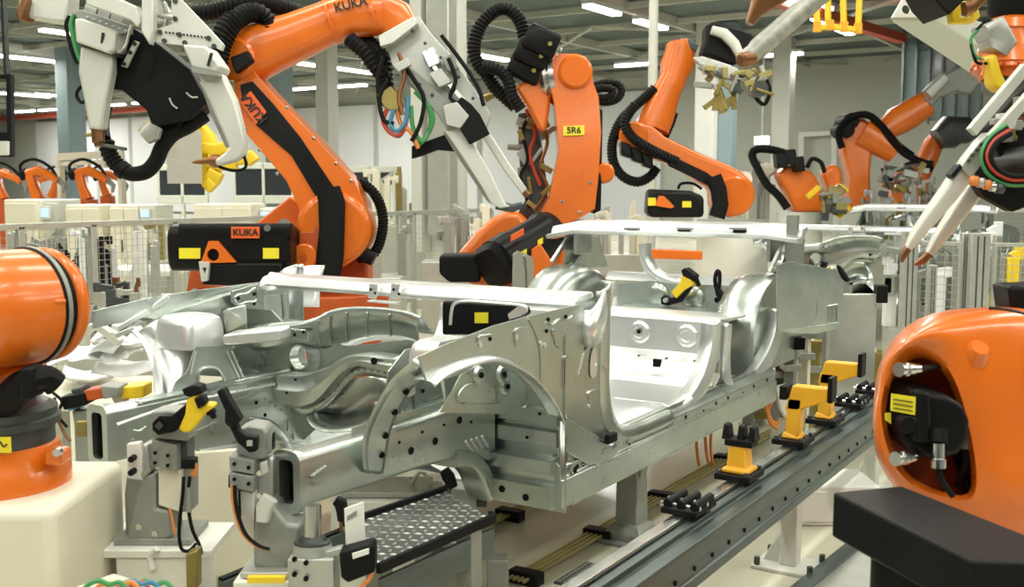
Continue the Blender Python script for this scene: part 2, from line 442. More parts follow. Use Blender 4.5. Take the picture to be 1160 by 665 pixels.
cabinet(4, 42, 226, 15, 'cream cabinet at the far left without a screen', doors=1)
cabinet(43, 66, 226, 15.2, 'narrow grey cabinet with a blue lit screen, left one', screen=(44, 236, 56, 246), m='column_paint', doors=1)
cabinet(74, 112, 232, 15, 'cream cabinet between the two cabinets with blue screens')
cabinet(124, 156, 232, 15.1, 'cream cabinet left of the right blue screen')
cabinet(157, 176, 232, 15.2, 'narrow cabinet with a blue lit screen, right one', screen=(160, 238, 169, 246), m='column_paint', doors=1)
cabinet(219, 284, 231, 14, 'wide cream cabinet above the long black counterbalance', doors=2)
cabinet(288, 330, 236, 14.5, 'cream cabinet partly behind the long orange arm', screen=(296, 240, 306, 248))
def dark_panel(x0, x1, y0, y1, D, lab):
    s0, s1 = at(x0, y0, D=D), at(x1, y1, D=D); c = (s0+s1)/2; h = (s0.z-s1.z)/2; w = (s1-s0).dot(RGT)/2
    t = thing('glazed_booth', (c.x, c.y, 0), lab, 'booth')
    MB().obox(c, RGT*w, FWD*.03, (0, 0, h)).build('dark_pane', 'dark_glass', t)
    mb = MB(); n = max(1, int((x1-x0)/26))
    for k in range(n+1): q = c+RGT*(-w+2*w*k/n); mb.obox((q.x, q.y, (c.z+h+.05)/2), RGT*.025, FWD*.05, (0, 0, (c.z+h+.05)/2))
    mb.obox(c+V((0, 0, h)), RGT*w, FWD*.05, (0, 0, .05)); mb.obox(c-V((0, 0, h)), RGT*w, FWD*.05, (0, 0, .07))
    mb.build('frame', 'column_paint', t, bev=.01)
dark_panel(180, 234, 190, 226, 18, 'dark glazed booth behind the yellow gripper')
dark_panel(266, 332, 188, 226, 18, 'dark glazed booth left of the long orange arm')
dark_panel(392, 446, 192, 214, 18, 'dark glazed booth right of the looping black hose')
# benches with light parts behind the fence
def bench(px, py, D, w, lab, m='cream'):
    c = at(px, py, D=D); t = thing('work_bench', (c.x, c.y, 0), lab, 'bench')
    MB().obox(c, RGT*w/2, FWD*.4, (0, 0, .03)).build('top', m, t, bev=.01)
    for sx in (-1, 1):
        for sy in (-1, 1):
            q = c+RGT*(sx*w*.46)+FWD*(sy*.34); MB().box((q.x-.03, q.y-.03, 0), (q.x+.03, q.y+.03, c.z-.02)).build('leg', 'fence_metal', t)
    MB().obox(c-V((0, 0, c.z*.55)), RGT*w/2*.94, FWD*.36, (0, 0, .02)).build('shelf', m, t)
    return c
rnd = random.Random(3)
bench(60, 300, 10.9, 1.1, 'cream bench behind the fence, above the left orange joint')
bench(150, 306, 10.9, 1.1, 'cream bench behind the fence left of the black counterbalance', 'white_paint')
bench(560, 256, 14.6, 1.0, 'bench behind the fence, right of the round column')
def machine(px, py, D, s, lab, cols, seed, base=None, n=11, name='fixture_machine'):
    """a jig: base box, uprights, clamp arms and cylinders"""
    r = random.Random(seed); c = at(px, py, D=D); t = thing(name, (c.x, c.y, 0), lab, 'machine')
    zb = c.z-s*.5
    if zb > .05: MB().obox((c.x, c.y, zb/2), RGT*s*.55, FWD*s*.4, (0, 0, zb/2)).build('pedestal', base or 'fence_metal', t, bev=.01)
    for k in range(n):
        q = c+RGT*r.uniform(-.55, .55)*s+FWD*r.uniform(-.35, .35)*s; zt = zb+s*r.uniform(.3, 1.05); cm = cols[k % len(cols)]; w = s*r.uniform(.035, .08)
        mb = MB().obox((q.x, q.y, (zb+zt)/2), RGT*w, FWD*w, (0, 0, (zt-zb)/2))
        e = V((q.x, q.y, zt)); a = e+RGT*r.uniform(-.25, .25)*s+V((0, 0, r.uniform(-.1, .15)*s)); mb.bar(e, a, w*1.3, w*1.3)
        mb.cyl(a-V((0, 0, s*.08)), a+V((0, 0, s*.06)), w*.8, 10)
        mb.build('clamp_arm', cm, t, bev=.004)
    return t
machine(48, 296, 9.6, .5, 'grey clamping machine behind the fence above the left orange joint', ['cast_grey', 'aluminium', 'dark_steel'], 5)
machine(96, 296, 9.3, .5, 'dark clamping machine seen through the mesh fence, right of the left post', ['black', 'cast_grey', 'white_sheet'], 6)
machine(150, 300, 9.5, .55, 'clamping machine with white panels behind the mesh, left of the counterbalance', ['white_sheet', 'aluminium', 'white_paint'], 7)
machine(182, 272, 12, .45, 'small silver machine between cabinets and fence, left of the counterbalance', ['aluminium', 'white_paint', 'brass'], 8)
machine(128, 345, 8, .5, 'machine with reddish parts just behind the fence post', ['cast_grey', 'aluminium', 'dark_steel', 'copper'], 9)
machine(515, 262, 11, .6, 'grey machine behind the fence at the round column', ['aluminium', 'cast_grey', 'cream'], 10)
machine(455, 225, 14, .7, 'brown and cream machine left of the round column', ['brass', 'cream', 'aluminium'], 11)
machine(410, 270, 10, .7, 'pale machine seen right of the looping black hose', ['aluminium', 'cream', 'cast_grey'], 12)
machine(700, 262, 12, .5, 'cream machine behind the white roof beam of the car', ['cream', 'aluminium'], 13)
for i, (x, y, D, s) in enumerate([(1010, 245, 15.5, .7), (1018, 262, 17.5, .5), (1075, 320, 9, .8), (1145, 330, 8, .7), (960, 400, 8.0, .5), (1060, 235, 17, .9), (830, 215, 15, .8)]):
    machine(x, y, D, s, ['silver jig far behind the second car body', 'brass and silver jig beyond the tail of the second car body', 'grey jig behind the white gun jaws', 'yellow and grey jig at the right edge behind the mesh',
       'jig half hidden by the upright sheet metal guard', 'grey machine on the far line under the gripper with white jaws', 'pale machine beside the round end of the middle robot arm'][i], [['galvanised', 'cast_grey'], ['brass', 'aluminium'], ['cast_grey', 'white_sheet', 'aluminium'], ['pipe_yellow', 'cast_grey', 'aluminium', 'yellow'], ['aluminium', 'brass', 'cream'], ['aluminium', 'brass', 'cast_grey'], ['cream', 'aluminium']][i], 20+i)
# beige guard board of the far work station under the car
# ================================================================= THE CAR BODY
XC = -2.62
def holes(mb, pts, r, n, d=.003):
    for p in pts: mb.cyl(p-V(n)*d*.2, p+V(n)*d, r, 12)
def dots(mb, path, sp, r):
    P = [V(p) for p in path]; ln = sum((b-a).length for a, b in zip(P, P[1:])); 
    for q in resample(P, max(2, int(ln/sp)), False): mb.ball(q, r, seg=6)
XO = V((1, 0, 0)); YO = V((0, 1, 0)); ZO = V((0, 0, 1))
def make_body(full=True):
    car = thing('unfinished_car', (XC, 3.9, .35), 'bare silver car body shell in the foreground, clamped on the line', 'car body')
    G = 'galvanised'
    def both(mb, name, m=G, far=True, **k):
        a = mb.build(name, m, car, **k); b = mb.mirror(XC).build(name, m, car, **k) if far else None
        return a, b
    # ---- front longitudinal rails, hollow, with a rolled end collar
    def rr(y, x0, x1, z0, z1, r=.018):
        P = []
        for cx, cz, a0 in ((x1-r, z1-r, 0), (x0+r, z1-r, 90), (x0+r, z0+r, 180), (x1-r, z0+r, 270)):
            for k in range(4): a = math.radians(a0+k*30); P.append(V((cx+r*math.cos(a), y, cz+r*math.sin(a))))
        return P
    ys = [2.15, 2.4, 2.7, 2.95, 3.15]
    z0s = [.588, .585, .578, .565, .50]; z1s = [.742, .742, .744, .75, .755]
    mb = MB(); 
    outer = [rr(y, -2.165, -2.08, a, b) for y, a, b in zip(ys, z0s, z1s)]
    inner = [rr(y, -2.158, -2.087, a+.007, b-.007, .012) for y, a, b in zip(ys[:2], z0s, z1s)]
    mb.ringloft([inner[1], inner[0], outer[0], outer[1], outer[2], outer[3], outer[4]], cap=False)
    # stiffening beads and top flange
    mb.bar((-2.079, 2.2, .672), (-2.079, 2.26, .69), .012, .006); mb.bar((-2.079, 2.2, .652), (-2.079, 2.26, .64), .012, .006)
    mb.box((-2.12, 2.42, .742), (-2.112, 3.12, .768))
    a = mb.build('front_rail', G, car)
    def far_side(m):
        for p in m.v:
            if p.y < 2.5: p.y = 2.26+(p.y-2.15)*(.24/.35)
            if p.z < .64: p.z -= .035
            if p.z > .7425 and p.x < -2.1 and p.x > -2.13: p.z = .743
        return m.mirror(XC)
    b = far_side(mb).build('front_rail', G, car)
    for f, s in ((a, 1), (b, -1)):
        c = MB().ringloft([rr(2.143, -2.176, -2.069, .575, .755, .03), rr(2.165, -2.176, -2.069, .575, .755, .03), rr(2.165, -2.15, -2.095, .602, .728, .015), rr(2.143, -2.15, -2.095, .602, .728, .015), rr(2.143, -2.176, -2.069, .575, .755, .03)], cap=False)
        p = MB().ringloft([rr(2.19, -2.157, -2.088, .596, .734, .012), rr(2.2, -2.157, -2.088, .596, .734, .012)])  # black plug stands in for the shade inside the hollow rail
        h = MB(); holes(h, [V((-2.08, 2.52, .675)), V((-2.08, 2.66, .65)), V((-2.08, 2.79, .655)), V((-2.08, 2.93, .70))], .013, XO); holes(h, [V((-2.08, 2.44, .66)), V((-2.08, 2.6, .69)), V((-2.08, 2.72, .70)), V((-2.08, 2.84, .70)), V((-2.08, 3.0, .68))], .005, XO)
        if s < 0: c, p, h = far_side(c), far_side(p), far_side(h)
        c.build('end_collar', G, f); p.build('rail_shade_plug', 'hole', f, ); h.build('locating_hole', 'hole', f)
    # ---- inner wheel-house sheets with the rounded cut-out
    o = L([(189,456),(198.5,433),(212,421),(221,393),(262,392),(279,435),(300,440),(345,428),(345,447),(284,452)], X=-3.13)
    h = catmull(L([(223,443),(222.6,434),(226,419),(236,416),(246,417.5),(251,425),(255,440),(240,445)], X=-3.13), 4, True)
    mb = MB().prism(o, XO*.006, [h]); a = mb.build('wheelhouse_inner', G, car)
    mb = MB(); hh = h+[h[0]]; mb.tube([p+XO*.006 for p in hh], .006, 6, smooth=False); mb.mirror
    mb.build('flange', G, a)
    # ---- suspension domes
    def shell(zs):
        R = []
        for z, x0, x1, y0, y1 in zs:
            P = []; r = .035
            for cx, cy, a0 in ((x1-r, y1-r, 0), (x0+r, y1-r, 90), (x0+r, y0+r, 180), (x1-r, y0+r, 270)):
                for k in range(5): q = math.radians(a0+k*22.5); P.append(V((cx+r*math.cos(q), cy+r*math.sin(q), z)))
            R.append(P)
        return R
    mb = MB().ringloft(shell([(.885, -3.34, -3.128, 2.665, 2.865), (.97, -3.33, -3.133, 2.67, 2.86), (.995, -3.325, -3.142, 2.68, 2.855), (1.006, -3.31, -3.16, 2.69, 2.84)]))
    b = mb.build('suspension_tower', 'galvanised_lit', car, smooth=.6); mt = mb.mirror(XC)
    for p in mt.v: p.x = min(p.x, -1.985)
    mt.build('suspension_tower', 'galvanised_lit', car, smooth=.9)
    # ---- far/near outer wheel-house, curved sheet from the arch up to the upper rail
    rows = []
    for (px, py, x), (qx, qy, x2) in zip([(190,456,-3.13),(189,440,-3.18),(181,415,-3.26),(169,392,-3.34),(156,376,-3.39)],
                                         [(214,452,-3.14),(213,420,-3.16),(213,398,-3.2),(208,374,-3.25),(203,362,-3.29)]):
        A, B = at(px, py, X=x), at(qx, qy, X=x2); rows.append([A, A.lerp(B, .33)+V((0, 0, .02)), A.lerp(B, .66)+V((0, 0, .03)), B])
    rows = [list(r) for r in zip(*[catmull(c, 4) for c in zip(*rows)])]
    mb = MB().patch(rows); mb.build('wheelhouse_outer', 'galvanised_lit', car, solid=.006, smooth=1.5); 
    # arch flange seen on the far side, and its near twin as the closing rail
    def band(L1, L2, name, m, holesn=0):
        rows = []
        for (px, py, x), (qx, qy, x2) in zip(L1, L2):
            A, B = at(px, py, X=x), at(qx, qy, X=x2); mid = (A+B)/2; out = V((.0, -.018, .006)); rows.append([A+YO*.02-ZO*.012, A, A.lerp(B, .35)+out, A.lerp(B, .7)+out, B, B+YO*.02])
        rows = [list(r) for r in zip(*[catmull(c, 4) for c in zip(*rows)])]
        return MB().patch(rows).build(name, m, car, solid=.006, smooth=1.2), rows
    n1 = [(413,534,-2.07),(411,508,-2.04),(414,488,-2.02),(424,464,-1.98),(441,434,-1.93),(458,417,-1.88),(475,405,-1.84)]
    n2 = [(429,537,-2.07),(434,507,-2.04),(438,488,-2.02),(447,466,-1.98),(460,443,-1.93),(474,428,-1.88),(490,416,-1.84)]
    ar, rows = band(n1, n2, 'arch_rail', 'galvanised')
    mb = MB(); holes(mb, [r[4]+V((.004,-.006,0)) for r in (rows[3], rows[7], rows[12], rows[16])], .008, V((.6, -.6, 0))); mb.build('locating_hole', 'hole', ar)
    f1 = [(178,457,-3.17),(176,440,-3.2),(172,415,-3.26),(163,392,-3.34),(150,377,-3.41),(132,368,-3.45)]
    f2 = [(190,456,-3.17),(189,440,-3.2),(184,415,-3.26),(174,390,-3.34),(158,370,-3.41),(140,360,-3.45)]
    band(f1, f2, 'arch_rail', 'galvanised_lit')
    # ---- upper rails from the front corner back to the scuttle beam (both sides)
    mb = MB(); P = [at(165,360,X=-3.42), at(200,347,X=-3.42), at(240,336,X=-3.41), at(290,322,X=-3.40), at(318,314,X=-3.40)]
    for p, q in zip(P, P[1:]): mb.hull([p, q, p-ZO*.055, q-ZO*.075, p+XO*.05, q+XO*.05, p+XO*.05-ZO*.05, q+XO*.05-ZO*.07])
    u = mb.build('upper_rail', G, car, bev=.006)
    mb = MB().prism(L([(262,330),(293,321),(293,350),(270,350),(262,342)], X=-3.33), XO*.008)
    mb.tube(L([(266,338),(270,334),(280,332),(290,326),(290,340),(280,342),(270,345)], X=-3.325), .005, 6, closed=True)
    mb.build('bracket', G, u); mb = MB(); holes(mb, L([(270,338),(288,333),(288,344)], X=-3.325), .008, XO); mb.build('locating_hole', 'hole', u)
    # gusset and cross tube at the far tower
    MB().hull([at(252,352,X=-3.30), at(279,346,X=-3.30), at(280,374,X=-3.22), at(256,378,X=-3.22), at(257,350,X=-3.12), at(278,345,X=-3.1), at(280,366,X=-3.1)]).build('gusset', 'galvanised_lit', car, bev=.006)
    a0, b0 = at(258,378,X=-3.10), at(322,372,Y=2.98)
    MB().hull([a0+V((0,-.03,.0)), a0+V((0,.03,.01)), a0+V((0,-.03,-.045)), a0+V((0,.03,-.045)), b0+V((0,-.03,0)), b0+V((0,.04,.01)), b0+V((0,-.03,-.045)), b0+V((0,.04,-.045))]).build('cross_tube', 'galvanised_lit', car, bev=.01)
    # ---- front corner clutter of the far wing
    mb = MB()
    for a, b, w in (((130,372),(165,352),.05),((140,380),(158,362),.03),((165,352),(186,338),.04),((178,346),(190,335),.05),((128,380),(150,372),.04)):
        mb.bar(at(*a, X=-3.44), at(*b, X=-3.42), w, .02)
    mb.build('wing_bracket', 'galvanised_lit', car, bev=.003)
    # ---- side panels between wheel arch and door pillar
    arch = [(482,431),(490,423),(500,417),(520,409),(540,404),(555,403),(570,407),(585,414),(600,424),(615,440),(628,458),(637,478)]
    o = L([(474,404),(500,392),(520,384),(559,369),(600,358),(655,345),(668,342),(684,345),(684,385),(683,440),(688,490),(692,505),(672,516),(642,532),(641,478)]+arch[::-1][1:], X=-1.82)
    mb = MB().prism(o, XO*.008)
    e = XO*.006
    def bead(pts, r=.0045): mb.tube([p+e for p in L(pts, X=-1.82)], r, 6, 4)
    bead([(540,388),(540,384),(541,381),(548,380),(553,379)]); bead([(583,392),(581,378),(584,372),(595,371)]); bead([(597,361),(606,380),(610,400),(611,425),(612,440)], .003)
    bead([(625,380),(623,374),(630,373),(640,372),(640,372)]); bead([(643,404),(637,404),(636,420),(636,438)]); bead([(673,381),(663,392),(655,425)], .005); bead([(668,457),(664,446),(672,441),(678,440)])
    bead([(617,365),(622,368),(626,366),(632,361),(640,362),(646,358)]); bead([(625,376),(627,388),(631,394)], .003)
    s1 = mb.build('side_panel', G, car)
    o2 = [p for p in o if p.y > 2.47]; s2 = MB().prism(o2, XO*.008).mirror(XC).build('side_panel', G, car)
    for f, s in ((s1, 1), (s2, -1)):
        m2 = MB(); holes(m2, L([(621,362),(641,359),(619,375),(555,371+13)], X=-1.815), .007, XO); m3 = MB(); holes(m3, L([(585,382),(617,391),(613,389),(544,390.5),(667,460)], X=-1.815), .009, XO)
        m3.prism([p+e*.5 for p in catmull(L([(670,397),(673,393),(675,400),(675,420),(672,428),(668,425),(668,408)], X=-1.815), 4, True)], XO*.002)
        if s < 0: m2, m3 = m2.mirror(XC), m3.mirror(XC)
        m2.build('locating_hole', 'hole', f); m3.build('opening_rim', 'galvanised_lit', f)
    # arch lip and inner liner
    C = L(arch, X=-1.82)
    C = catmull(C, 3); n = len(C)
    rows = []
    for i, p in enumerate(C):
        t = i/(n-1); wd = .04*math.sin(math.pi*min(1, .25+t*1.1)) if t < .75 else .012
        rows.append([p+V((.04 if t < .5 else .04*max(.25, 1.5-t), -.008, -.014)), p+V((.022 if t < .6 else .012, -.004, -.002)), p, p+V((-.02, 0, .002)), p+V((-.04, .004, -.002)), p+V((-.055, .006, -.008))])
    MB().patch(rows).build('wheel_arch', 'galvanised_lit', car, solid=.005, smooth=1.3)
    # three hole suspension plate in the wheel house
    A = L([(497,467),(511,445),(522,424),(545,412),(575,413),(598,428),(622,460),(622,474),(604,466),(598,458),(588,462),(572,469),(520,468)], X=-1.965)
    mb = MB().prism(A, XO*.004); mb.tube([p+XO*.004 for p in L([(520,455),(528,436),(560,437),(565,452),(558,458)], X=-1.96)], .003, 5, closed=True)
    sp, sp2 = both(mb, 'suspension_plate')
    for f, s in ((sp, 1), (sp2, -1)):
        for p in ((542,425),(568,424),(572,438)):
            m2, m3 = MB(), MB()
            q = at(*p, X=-1.962); nn = V((1, -.1, .12)).normalized(); m2.lathe(q-nn*.006, q+nn*.012, [(0, .034), (.5, .032), (1, .022)], 18); m3.cyl(q, q+nn*.016, .010, 12)
            if s < 0: m2, m3 = m2.mirror(XC), m3.mirror(XC)
            m2.build('bolt_boss', G, f); m3.build('bolt_hole', 'hole', f)
    # ---- torque box / footwell front, seen in the wheel arch
    mb = MB(); X0, X1 = -2.17, -1.83
    prof = [(3.20, .76), (3.20, .725), (3.165, .715), (3.165, .665), (3.195, .655), (3.195, .648), (3.16, .64), (3.16, .59), (3.205, .575), (3.205, .555), (3.12, .545), (3.115, .50), (3.145, .492), (3.15, .46), (3.12, .452), (3.12, .375), (3.25, .365), (3.25, .76)]
    mb.ringloft([[V((X0, y, z)) for y, z in prof], [V((X1, y, z)) for y, z in prof]])
    dots(mb, [(X0+.02, 3.195, .565), (X1-.02, 3.195, .565)], .03, .004)
    t1, t2 = both(mb, 'torque_box')
    for f, s in ((t1, 1), (t2, -1)):
        m2 = MB(); holes(m2, [V((-2.03, 3.12, .42)), V((-1.93, 3.12, .405))], .013, -YO); holes(m2, [V((-2.10, 3.12, .43)), V((-1.9, 3.165, .7)), V((-1.95, 3.16, .61)), V((-2.12, 3.165, .70))], .006, -YO)
        if s < 0: m2 = m2.mirror(XC)
        m2.build('locating_hole', 'hole', f)
    both(MB().prism([(-2.13, 3.19, .35), (-1.81, 3.19, .35), (-1.81, 3.19, .98), (-2.02, 3.19, .98), (-2.13, 3.19, .90)], YO*.008), 'footwell_sheet')
    both(MB().hull(L([(641,468),(680,496),(700,512),(690,524),(667,527),(641,512)], X=-1.80)+L([(641,468),(680,496),(700,512),(690,524),(667,527),(641,512)], X=-1.83)), 'lower_gusset', bev=.005)
    # rail kick-down arc
    mb = MB(); P = [V((-2.12, 2.9, .57)), V((-2.12, 3.0, .545)), V((-2.12, 3.07, .49)), V((-2.12, 3.11, .42)), V((-2.12, 3.13, .385))]
    mb.limb(catmull(P, 4), [.03]*17, [.055]*17, XO, e=6); both(mb, 'rail_extension')
    # ---- sills
    mb = MB(); Y0, Y1 = 3.15, 5.42
    prof = [(-1.80, .375), (-1.80, .475), (-1.812, .482), (-1.812, .512), (-1.805, .52), (-1.835, .545), (-1.84, .56), (-1.85, .56), (-1.87, .53), (-1.95, .52), (-1.95, .385)]
    mb.ringloft([[V((x, Y0, z)) for x, z in prof], [V((x, Y1, z)) for x, z in prof]])
    s1, s2 = both(mb, 'sill', bev=.002)
    for f, s in ((s1, 1), (s2, -1)):
        m2 = MB(); holes(m2, [V((-1.812, y, .497)) for y in (3.28, 3.32, 3.9, 4.25, 4.6, 4.75, 5.1, 5.3)], .009, XO); holes(m2, [V((-1.812, y, .49)) for y in (3.5, 3.7, 4.05, 4.45, 4.95)], .005, XO)
        holes(m2, [V((-1.80, 3.24, .495))], .013, XO)
        m3 = MB(); m3.box((-1.80, 3.22, .372), (-1.798, 5.40, .378))
        for y in (3.45, 3.56, 3.66): m3.box((-1.835, y, .505), (-1.798, y+.04, .525))
        if s < 0: m2, m3 = m2.mirror(XC), m3.mirror(XC)
        m2.build('locating_hole', 'hole', f); m3.build('clip', G, f)
    # ---- door pillars (hoops)
    pin = catmull(L([(692,318),(691,350),(690.5,390),(690.5,422),(692,455),(697,474),(706,484),(724,480),(745,471),(760,465)], X=-1.82), 4)
    pout = catmull(L([(678,330),(678,360),(679,390),(678,435),(680,464),(686,492),(700,505),(722,500),(745,490),(760,482)], X=-1.82), 4)
    rows = [[a+V((-.045, .0, 0)), a, a.lerp(b, .5)+XO*.018, b+XO*.004, b+V((-.01, 0, 0))] for a, b in zip(pin, pout)]
    both(MB().patch(rows), 'door_pillar', solid=.006, smooth=1.2)
    MB().cyl(at(684, 415, X=-1.80), at(684, 415, X=-1.80)+XO*.01, .008).build('bolt', 'steel', car)
    mb = MB().obox(at(692, 496, X=-1.79), XO*.012, YO*.035, ZO*.018); mb.build('seal_plug', 'black', car, bev=.005)
    # upper pillar wing flaring outwards (bright folded sheet)
    rows = [[at(655,346,X=-1.84), at(668,352,X=-1.80), at(680,338,X=-1.79), at(690,322,X=-1.83), at(697,318,X=-1.87)],
            [at(655,365,X=-1.84), at(668,372,X=-1.785), at(680,362,X=-1.775), at(690,350,X=-1.82), at(692,348,X=-1.87)],
            [at(657,386,X=-1.83), at(667,394,X=-1.79), at(679,388,X=-1.785), at(688,378,X=-1.82), at(691,375,X=-1.87)]]
    both(MB().patch([catmull(r, 3) for r in rows]), 'pillar_wing', 'galvanised_lit', solid=.006, smooth=1.2)
    # B pillar strip and rear door-opening hoop
    pin = catmull(L([(808,366),(807,385),(804,402),(797,425),(784,447),(765,462)], X=-1.84), 5)
    pout = catmull(L([(816,364),(815,388),(812,408),(806,430),(796,450),(775,470)], X=-1.84), 5)
    both(MB().patch([[a-XO*.06, a, a.lerp(b, .5)+XO*.012, b, b-XO*.03] for a, b in zip(pin, pout)]), 'door_hoop', 'galvanised_lit', solid=.005, smooth=1.2)
    both(MB().prism(L([(817,362),(824,362),(824,405),(822,428),(812,446),(805,447),(815,425)], X=-1.86), XO*.008), 'b_pillar')
    pin = catmull(L([(829,368),(827,400),(828,425),(833,434),(845,430),(858,418),(870,398),(878,376),(881,350)], X=-1.84), 5)
    pout = catmull(L([(823,366),(821,400),(821,428),(828,442),(848,438),(866,425),(879,402),(886,378),(887,350)], X=-1.84), 5)
    both(MB().patch([[a-XO*.05, a, a.lerp(b, .5)+XO*.01, b, b-XO*.02] for a, b in zip(pin, pout)]), 'quarter_hoop', 'galvanised_lit', solid=.005, smooth=1.2)
    # ---- floor, cross members, rear bulkhead
    mb = MB().box((-3.42, 3.22, .395), (-1.95, 4.95, .402))
    for x in (-3.25, -3.1, -2.25, -2.1): mb.bar((x, 3.6, .404), (x, 4.5, .404), .02, .012)
    fl = mb.build('floor_pan', 'galvanised_lit', car, bev=.002)
    mb = MB()
    R = []
    for x in (-3.30, -2.95, -2.80, -2.72, -2.62, -2.52, -2.44, -2.29, -1.95):
        k = max(0, 1-abs(x-XC)/.2); R.append([V((x, 3.2, .40+.22*k**.7)), V((x, 4.0, .40+.16*k**.7)), V((x, 4.5, .41+.12*k**.7)), V((x, 4.62, .50))])
    mb.patch(R).build('tunnel_floor', 'galvanised_lit', car, solid=.004, smooth=1.2)
    mb = MB(); prof = [(4.55, .40), (4.60, .56), (4.64, .585), (4.72, .585), (4.76, .64), (4.80, .655), (4.90, .66), (4.92, .665), (4.93, .825), (4.97, .838), (5.3, .83), (5.3, .82), (4.98, .82), (4.95, .65), (4.75, .57), (4.6, .40)]
    mb.ringloft([[V((-3.36, y, z)) for y, z in prof], [V((-1.93, y, z)) for y, z in prof]])
    mb.tube([(-2.32, 4.575, .47), (-2.1, 4.575, .47), (-1.97, 4.575, .47)], .006, 6); mb.tube([(-2.9, 4.58, .50), (-2.6, 4.58, .50)], .006, 6)
    for x in (-2.95, -2.36, -2.1): mb.lathe((x, 4.925, .75), (x, 4.912, .75), [(0, .06), (.5, .055), (1, .045), (1, .03), (.2, .028)], 20)
    rb = mb.build('rear_bulkhead', 'galvanised_lit', car, bev=.003)
    m2 = MB(); holes(m2, [V((-2.36, 4.912, .755)), V((-2.62, 4.93, .79)), V((-2.05, 4.93, .7))], .012, -YO); holes(m2, [V((x, 4.79, .652)) for x in (-2.5, -2.3, -2.15, -2.0)], .008, ZO); m2.box((-2.2, 4.74, .60), (-2.16, 4.76, .65)); m2.build('locating_hole', 'hole', rb)
    # rear floor, valance and tail beams
    MB().box((-3.2, 5.28, .80), (-2.0, 5.95, .806)).build('boot_floor', G, car)
    MB().prism(L([(700,322),(735,318),(768,322),(862,324),(862,360),(735,362),(700,345)], Y=5.75), YO*.01, [L([(748,343),(800,343),(800,352),(748,352)], Y=5.75)]).build('rear_panel', G, car)
    tb = MB().hull([V((-3.05, 5.86, .92)), V((-1.98, 5.86, .92)), V((-3.05, 5.9, .965)), V((-1.98, 5.9, .965)), V((-3.05, 6.0, .965)), V((-1.98, 6.0, .965)), V((-3.05, 6.0, .93)), V((-1.98, 6.0, .93))]).build('tail_beam', 'galvanised_lit', car, bev=.006)
    m2 = MB(); holes(m2, L([(742,338),(780,336),(838,336),(812,340)], Y=5.74), .016, -YO); m2.build('locating_hole', 'hole', tb)
    mb = MB()
    for p in ((785,338),(745,334)): q = at(*p, Y=5.74); MB().lathe(q, q-YO*.02, [(0, .07), (.5, .06), (1, .04)], 20).build('pressing', G, car)
    # C-shaped far tailgate frame
    P = catmull(L([(731,276),(732,292),(738,304),(748,313),(762,319),(780,322)], Y=5.8), 4)
    MB().limb(P, [.028]*len(P), [.05]*len(P), YO).build('tailgate_frame', 'galvanised_lit', car)
    # roof header beam across the back: two steps
    hz = [(5.80, 1.20), (5.79, 1.225), (5.86, 1.236), (5.88, 1.275), (5.98, 1.285), (5.98, 1.262), (5.9, 1.21), (5.9, 1.195)]
    hb = MB().ringloft([[V((-3.42, y-.03, z-.035)) for y, z in hz], [V((-3.25, y, z)) for y, z in hz], [V((-2.0, y, z)) for y, z in hz], [V((-1.82, y-.03, z-.02)) for y, z in hz]]).build('roof_header', 'galvanised_lit', car, bev=.004)
    m2 = MB()
    for p in ((717,262),(775,262),(838,262)): q = at(*p, Y=5.84); m2.obox(q, XO*.035, YO*.02, ZO*.014)
    m2.build('slot', 'hole', hb, bev=.003)
    m3 = MB()
    for px in (716, 776, 836): q = at(px, 259, Y=5.83); MB().obox(q, XO*.05, YO*.012, ZO*.006).build('bracket', 'cast_grey', hb)
    m3.obox(at(898, 256, Y=5.85), XO*.03, YO*.02, ZO*.06)
    m3.build('bracket', 'cast_grey', hb)
    # rear struts carrying the header: an A brace each side
    mb = MB(); T = at(895, 277, X=-1.90)
    mb.bar(at(900,272,X=-1.95), at(884,312,X=-1.95), .03, .03); mb.bar(at(888,272,X=-1.93), at(872,308,X=-1.93), .02, .02); mb.hull([at(888,270,X=-1.92), at(912,270,X=-1.92), at(909,316,X=-1.9), at(891,318,X=-1.9), at(897,274,X=-1.98), at(904,312,X=-1.98)])
    mb.obox(at(884, 270, X=-1.98), XO*.05, YO*.1, ZO*.01); mb.obox(at(877, 283, X=-2.0), XO*.012, YO*.1, ZO*.065)
    both(mb, 'roof_brace', bev=.003)
    # rear wheel houses: rounded drum + outer sheet
    def wh(x0, x1, f=1.0):
        rings = []
        for x, k in ((x0, .80), (x0+.03, .93), (x0+.10, 1), (x1-.03, 1), (x1, .98)):
            R = []
            for i in range(17):
                a = math.pi*i/16; R.append(V((x, 5.74+.42*k*math.cos(a)*-1, .62+.395*k*math.sin(a)**.8)))
            R += [V((x, 5.74+.42*k, .50)), V((x, 5.74-.42*k, .50))]
            rings.append(R)
        return MB().ringloft(rings)
    both(wh(-2.16, -1.90), 'rear_wheelhouse', 'galvanised', smooth=1.0)
    # quarter sheets reaching back with the window recess
    def qp(a, b):
        t = (a-880)/75; y = 5.40+.55*t; return at(a, b, Y=y)
    o = [qp(*p) for p in [(880,300),(893,296),(917,300),(948,306),(955,320),(955,360),(948,372),(925,378),(900,378),(880,374)]]
    w = [qp(*p) for p in [(936,347),(948,345),(948,366),(936,367)]]
    nq = (o[0]-o[4]).cross(UPV).normalized()*-1
    mb = MB().prism(o, nq*.008, [w]); mb.tube([qp(*p) for p in [(917,303),(924,325),(925,350),(918,372)]], .010, 6); mb.tube(w+[w[0]], .008, 6, smooth=False)
    q1, q2 = both(mb, 'quarter_panel', bev=.002)
    # ---- scuttle beam
    x0, x1 = -3.41, -1.84
